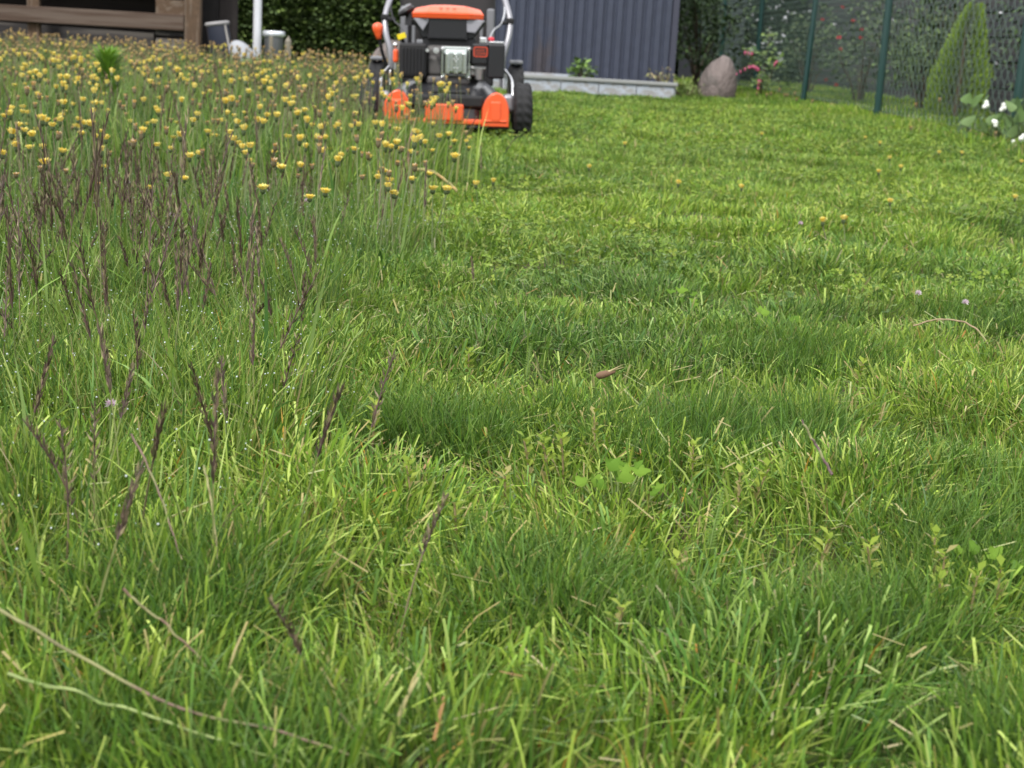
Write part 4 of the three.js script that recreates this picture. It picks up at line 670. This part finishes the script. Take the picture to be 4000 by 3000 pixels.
// ---------------------------------------------------------------- small things in the lawn
{
  const lie = (name, label, cat, pts, r0, r1, col, col2 = [0.24, 0.26, 0.1]) => { // brown stem with paler and greener lengths between its joints
    const seg = 40, P = new THREE.CatmullRomCurve3(pts.map(p => V(p[0], p[1] + gy(p[0], p[2]), p[2]))).getPoints(seg), sd = Math.round(Math.abs(pts[0][0]) * 1000);
    P.forEach((p, k) => { p.y += 0.002 * (noise(k * 0.35, sd, 3) - 0.5); p.z += 0.002 * (noise(k * 0.3, sd, 4) - 0.5); });
    const g = polyTube(P, r0, r1, 6), c = []; for (let k = 0; k <= seg; k++) { const m = sstep(0.35, 0.65, noise(k * 0.22, sd, 5)) * 0.75, f = 0.75 + 0.5 * noise(k * 1.3, sd, 6); for (let q = 0; q < 6; q++) for (let a = 0; a < 3; a++) c.push((col[a] * (1 - m) + col2[a] * m) * f); }
    g.setAttribute('color', new THREE.Float32BufferAttribute(c, 3));
    const o = mesh(numbered(name), g, std(0xffffff, 0.8, { vertexColors: true }), scene); tag(o, label, cat); return o;
  };
  lie('fallen_stalk', 'long pinkish brown grass stalk lying over the foreground turf', 'stalk', [[-0.24, 0.066, -0.607], [-0.21, 0.058, -0.597], [-0.177, 0.047, -0.585], [-0.129, 0.036, -0.567], [-0.08, 0.026, -0.558], [-0.055, 0.02, -0.552]], 0.0009, 0.0005, [0.19, 0.125, 0.095]);
  lie('fallen_grass_stalk', 'long pale green grass stalk lying below the pinkish stalk', 'stalk', [[-0.205, 0.04, -0.578], [-0.165, 0.037, -0.568], [-0.12, 0.031, -0.555], [-0.08, 0.022, -0.545]], 0.0008, 0.0005, [0.2, 0.28, 0.08], [0.28, 0.34, 0.13]);
  lie('standing_stalk', 'bare pink brown stalk standing at the mown edge before the mower', 'stalk', [[-0.2, 0.17, -2.72], [-0.213, 0.12, -2.73], [-0.212, 0.08, -2.74], [-0.2, 0.02, -2.73]], 0.002, 0.0022, [0.36, 0.2, 0.17]);
  lie('cut_stalk', 'cut tan stalk fallen across the mown edge', 'stalk', [[-0.2, 0.075, -2.74], [-0.165, 0.07, -2.72], [-0.14, 0.055, -2.71], [-0.12, 0.04, -2.7]], 0.0034, 0.0028, [0.42, 0.26, 0.1]);
  lie('dry_twig', 'thin dry twig lying in the rough turf patch on the lawn', 'twig', [[0.44, 0.036, -1.62], [0.47, 0.044, -1.62], [0.5, 0.042, -1.6], [0.515, 0.022, -1.57]], 0.0008, 0.0011, [0.33, 0.24, 0.15]);
  lie('dark_twig', 'short dark twig poking out of the foreground lawn', 'twig', [[0.196, 0.066, -0.968], [0.205, 0.052, -0.96], [0.216, 0.036, -0.95]], 0.0008, 0.0011, [0.14, 0.09, 0.09]);
  lie('dark_stub', 'dark cut flower stalk leaning at the mown edge near the mower', 'stalk', [[-0.02, 0.09, -3.9], [-0.035, 0.07, -3.92], [-0.06, 0.02, -3.95]], 0.0022, 0.0012, [0.06, 0.06, 0.04]);
  lie('leaning_stalk', 'short reddish stalk leaning in the turf above the long fallen stalk', 'stalk', [[-0.171, 0.058, -0.634], [-0.15, 0.043, -0.63], [-0.131, 0.028, -0.625]], 0.0007, 0.0005, [0.22, 0.14, 0.1]);
  lie('leaning_stalk', 'thin dull purple stalk leaning in the uncut grass at the mown edge', 'stalk', [[-0.208, 0.085, -0.788], [-0.19, 0.062, -0.77], [-0.17, 0.028, -0.745]], 0.0007, 0.0005, [0.19, 0.13, 0.1]);
  lie('leaning_stalk', 'thin straw coloured stalk leaning beside the dull purple stalk', 'stalk', [[-0.163, 0.075, -0.765], [-0.155, 0.055, -0.75], [-0.148, 0.026, -0.735]], 0.0007, 0.0005, [0.28, 0.26, 0.12]);
  const floret = (x, y, z, label, group) => { const o = thing('pale_clover_flower', label, 'flower', x, gy(x, z), z, x * 30, group), r = rngOf(Math.round(x * 999)), F = new Faces(); for (let k = 0; k < 26; k++) { const a = k * 2.4, e = 1 - 1.7 * k / 26, c = Math.sqrt(Math.max(0, 1 - e * e)); F.leaf(V(0, y, 0), V(Math.cos(a) * c, e + 0.2, Math.sin(a) * c).normalize(), V(-Math.sin(a), 0.3, Math.cos(a)), 0.0048, 0.0018, pick(r, [[0.66, 0.56, 0.62], [0.72, 0.66, 0.68], [0.6, 0.42, 0.54]]), 0.2); } mesh('stem', polyTube([V(0, -0.004, 0), V(0.002, y * 0.5, 0), V(0, y, 0)], 0.0007, 0.0006, 4), std(lin(0.15, 0.22, 0.06), 0.7), o); mesh('flower_head', F.geo(), petalMat, o); };
  for (const [x, y, z] of [[0.483, 0.045, -1.772], [0.519, 0.045, -1.701], [0.47, 0.042, -2.5]]) floret(x, y, z, 'small pale pink clover flower low in the mown lawn', 'pale clover flowers in the lawn');
  for (const [x, y, z] of [[-0.6, 0.075, -2.25], [-0.27, 0.06, -0.97], [-0.32, 0.07, -2.2], [-0.45, 0.07, -1.9]]) floret(x, y, z, 'small pale pink clover flower among the dark seed stalks', 'pale clover flowers in the meadow');
  const feather = (x, z, h, ry, label) => { const o = thing('feathery_leaf', label, 'leaf', x, gy(x, z), z, ry), F = new Faces(), P = []; for (let k = 0; k <= 6; k++) P.push(V(0.006 * (k / 6) ** 2, h * k / 6 - 0.004, 0)); for (let k = 2; k < 26; k++) { const t = k / 26, l = 0.0048 * Math.sin(Math.PI * (0.15 + 0.8 * t)) + 0.001; for (const s of [-1, 1]) for (const q of [-0.5, 0.5]) F.leaf(V(0.006 * t * t, h * t, 0), V(s, 0.6, q).normalize(), V(0, 0.5, 1), l, 0.0011, [0.2, 0.32, 0.07], 0.1); } mesh('stem', polyTube(P, 0.0007, 0.0004, 4), std(lin(0.2, 0.3, 0.08), 0.7), o); const f = mesh('leaflets', F.geo(), grassThin, o); f.userData.kind = 'stuff'; };
  feather(0.129, -0.883, 0.055, 0.3, 'upright finely divided feathery leaf near the dark twig');
  feather(0.012, -1.268, 0.055, 1.2, 'upright finely divided feathery leaf behind the dark tussock');
  // fallen brown bud
  const bud = thing('fallen_bud', 'fallen brown and cream flower bud on the dark green tussock', 'bud', 0.076, gy(0.076, -1.2) + 0.044, -1.2, 0.3); bud.rotation.z = 0.25; bud.scale.setScalar(0.75);
  mesh('bud_case', new THREE.LatheGeometry([[0.0001, -0.01], [0.003, -0.0085], [0.0044, -0.004], [0.004, 0.002], [0.0026, 0.008], [0.0012, 0.013]].map(p => new THREE.Vector2(...p)), 9).rotateZ(-Math.PI / 2), std(lin(0.17, 0.095, 0.055), 0.75), bud);
  mesh('bud_tail', [new THREE.ConeGeometry(0.0028, 0.026, 6).rotateZ(-Math.PI / 2).scale(1, 0.5, 1).translate(0.014, 0.002, 0), new THREE.ConeGeometry(0.0016, 0.022, 5).rotateZ(-1.35).translate(0.015, 0.004, 0.001)], std(lin(0.42, 0.36, 0.18), 0.75), bud);
  // sprigs with small paired leaves
  const sprig = (x, z, h, seed, label, group) => {
    const o = thing('leafy_sprig', label, 'sprig', x, gy(x, z), z, seed, group), r = rngOf(seed), F = new Faces(), P = []; const bx = (r() - 0.5) * 0.02;
    for (let k = 0; k <= 5; k++) P.push(V(bx * (k / 5) ** 2, h * k / 5 - 0.004, 0)); mesh('stem', polyTube(P, 0.0009, 0.0007, 4), std(lin(0.26, 0.2, 0.1), 0.7), o);
    for (let k = 0; k < 18; k++) { const t = 0.3 + 0.7 * k / 18, a = Math.floor(k / 2) * 1.57 + (k % 2) * 3.14 + r() * 0.4; F.leaf(V(bx * t * t, h * t, 0), V(Math.cos(a), 0.5 + r() * 0.5, Math.sin(a)).normalize(), V(-Math.cos(a) * 0.4, 1, -Math.sin(a) * 0.4), 0.0072 + 0.003 * r(), 0.005, pick(r, [[0.3, 0.4, 0.05], [0.38, 0.46, 0.08], [0.24, 0.34, 0.04], [0.33, 0.42, 0.06], [0.4, 0.36, 0.14]]), 0.3, 0.55); }
    const f = mesh('leaves', F.geo(), grassThin, o); f.userData.kind = 'stuff';
  };
  [[0.017, -0.98, 0.06], [0.04, -0.985, 0.062], [0.064, -1.05, 0.058], [-0.097, -1.02, 0.06], [0.262, -0.78, 0.055], [0.153, -0.93, 0.055], [-0.028, -0.86, 0.05], [0.217, -0.82, 0.058], [0.258, -0.84, 0.055], [0.03, -1.0, 0.05], [0.25, -0.8, 0.06], [0.28, -0.79, 0.056], [0.19, -0.85, 0.05], [0.13, -1.0, 0.05], [0.0, -0.93, 0.05], [-0.06, -0.92, 0.05], [0.165, -0.95, 0.055], [0.24, -0.77, 0.05], [0.1, -0.8, 0.045], [0.06, -0.72, 0.045], [-0.04, -1.3, 0.05], [0.32, -1.35, 0.05]].forEach(([x, z, h], i) => sprig(x, z, h * 0.82, 1200 + i, 'yellow green sprig with small paired leaves rising from the foreground lawn', 'yellow green sprigs in the lawn'));
  // lobed leaves
  const lobe = (() => { const s = new THREE.Shape(); s.moveTo(0, 0); for (let k = 0; k <= 24; k++) { const a = -1.9 + 3.8 * k / 24, rr = 0.012 * (0.8 + 0.22 * Math.cos(a * 5.2)); s.lineTo(Math.sin(a) * rr, 0.006 + Math.cos(a) * rr); } s.lineTo(0, 0); const g = new THREE.ShapeGeometry(s, 4), p = g.attributes.position; for (let i = 0; i < p.count; i++) p.setZ(i, 0.002 * Math.sin(p.getX(i) * 400) + Math.abs(p.getX(i)) * 0.25); g.computeVertexNormals(); return g; })();
  const weed = (x, z, n, seed, label, sc) => { const o = thing('lobed_weed', label, 'weed', x, gy(x, z), z), r = rngOf(seed), st = [], mm = [leafM2[0], leafM2[1]]; for (let k = 0; k < n; k++) { const a = r() * 6.283, d = 0.008 + r() * 0.022, y = 0.022 + r() * 0.016, m = mesh('leaf', lobe, mm[k % 2], o); m.position.set(Math.cos(a) * d, y, Math.sin(a) * d); m.rotation.set(-1.0 + r() * 0.5, r() * 1.2 - 0.6, (r() - 0.5) * 1.2); m.scale.setScalar(sc * (0.35 + 0.3 * r())); st.push(polyTube([V(0, -0.003, 0), V(Math.cos(a) * d * 0.6, y * 0.6, Math.sin(a) * d * 0.6), m.position.clone()], 0.0008, 0.0007, 4)); } mesh('stems', st, std(lin(0.16, 0.22, 0.06), 0.7), o); };
  const leafM2 = [phys(lin(0.11, 0.22, 0.02), 0.85, { specularIntensity: 0.4, transmission: 0.25, thickness: 0, side: THREE.DoubleSide }), phys(lin(0.16, 0.28, 0.03), 0.85, { specularIntensity: 0.4, transmission: 0.25, thickness: 0, side: THREE.DoubleSide })];
  weed(0.075, -0.95, 12, 1301, 'small weed with lobed bright green leaves among the yellow green sprigs', 1);
  weed(0.3, -0.84, 7, 1302, 'small weed with pale lobed leaves beside a pinkish dry stem', 1.1);
  weed(0.29, -1.62, 8, 1303, 'leafy weed with round green leaves beside the thin dry twig', 1.1);
  weed(0.2, -1.72, 6, 1304, 'leafy weed with rounded leaves in the middle of the lawn', 1.1);
}

scene.traverse(o => { if (o.isMesh) { o.castShadow = o.name !== 'ground'; o.receiveShadow = true; } });
scene.updateMatrixWorld(true);
renderer.render(scene, camera);
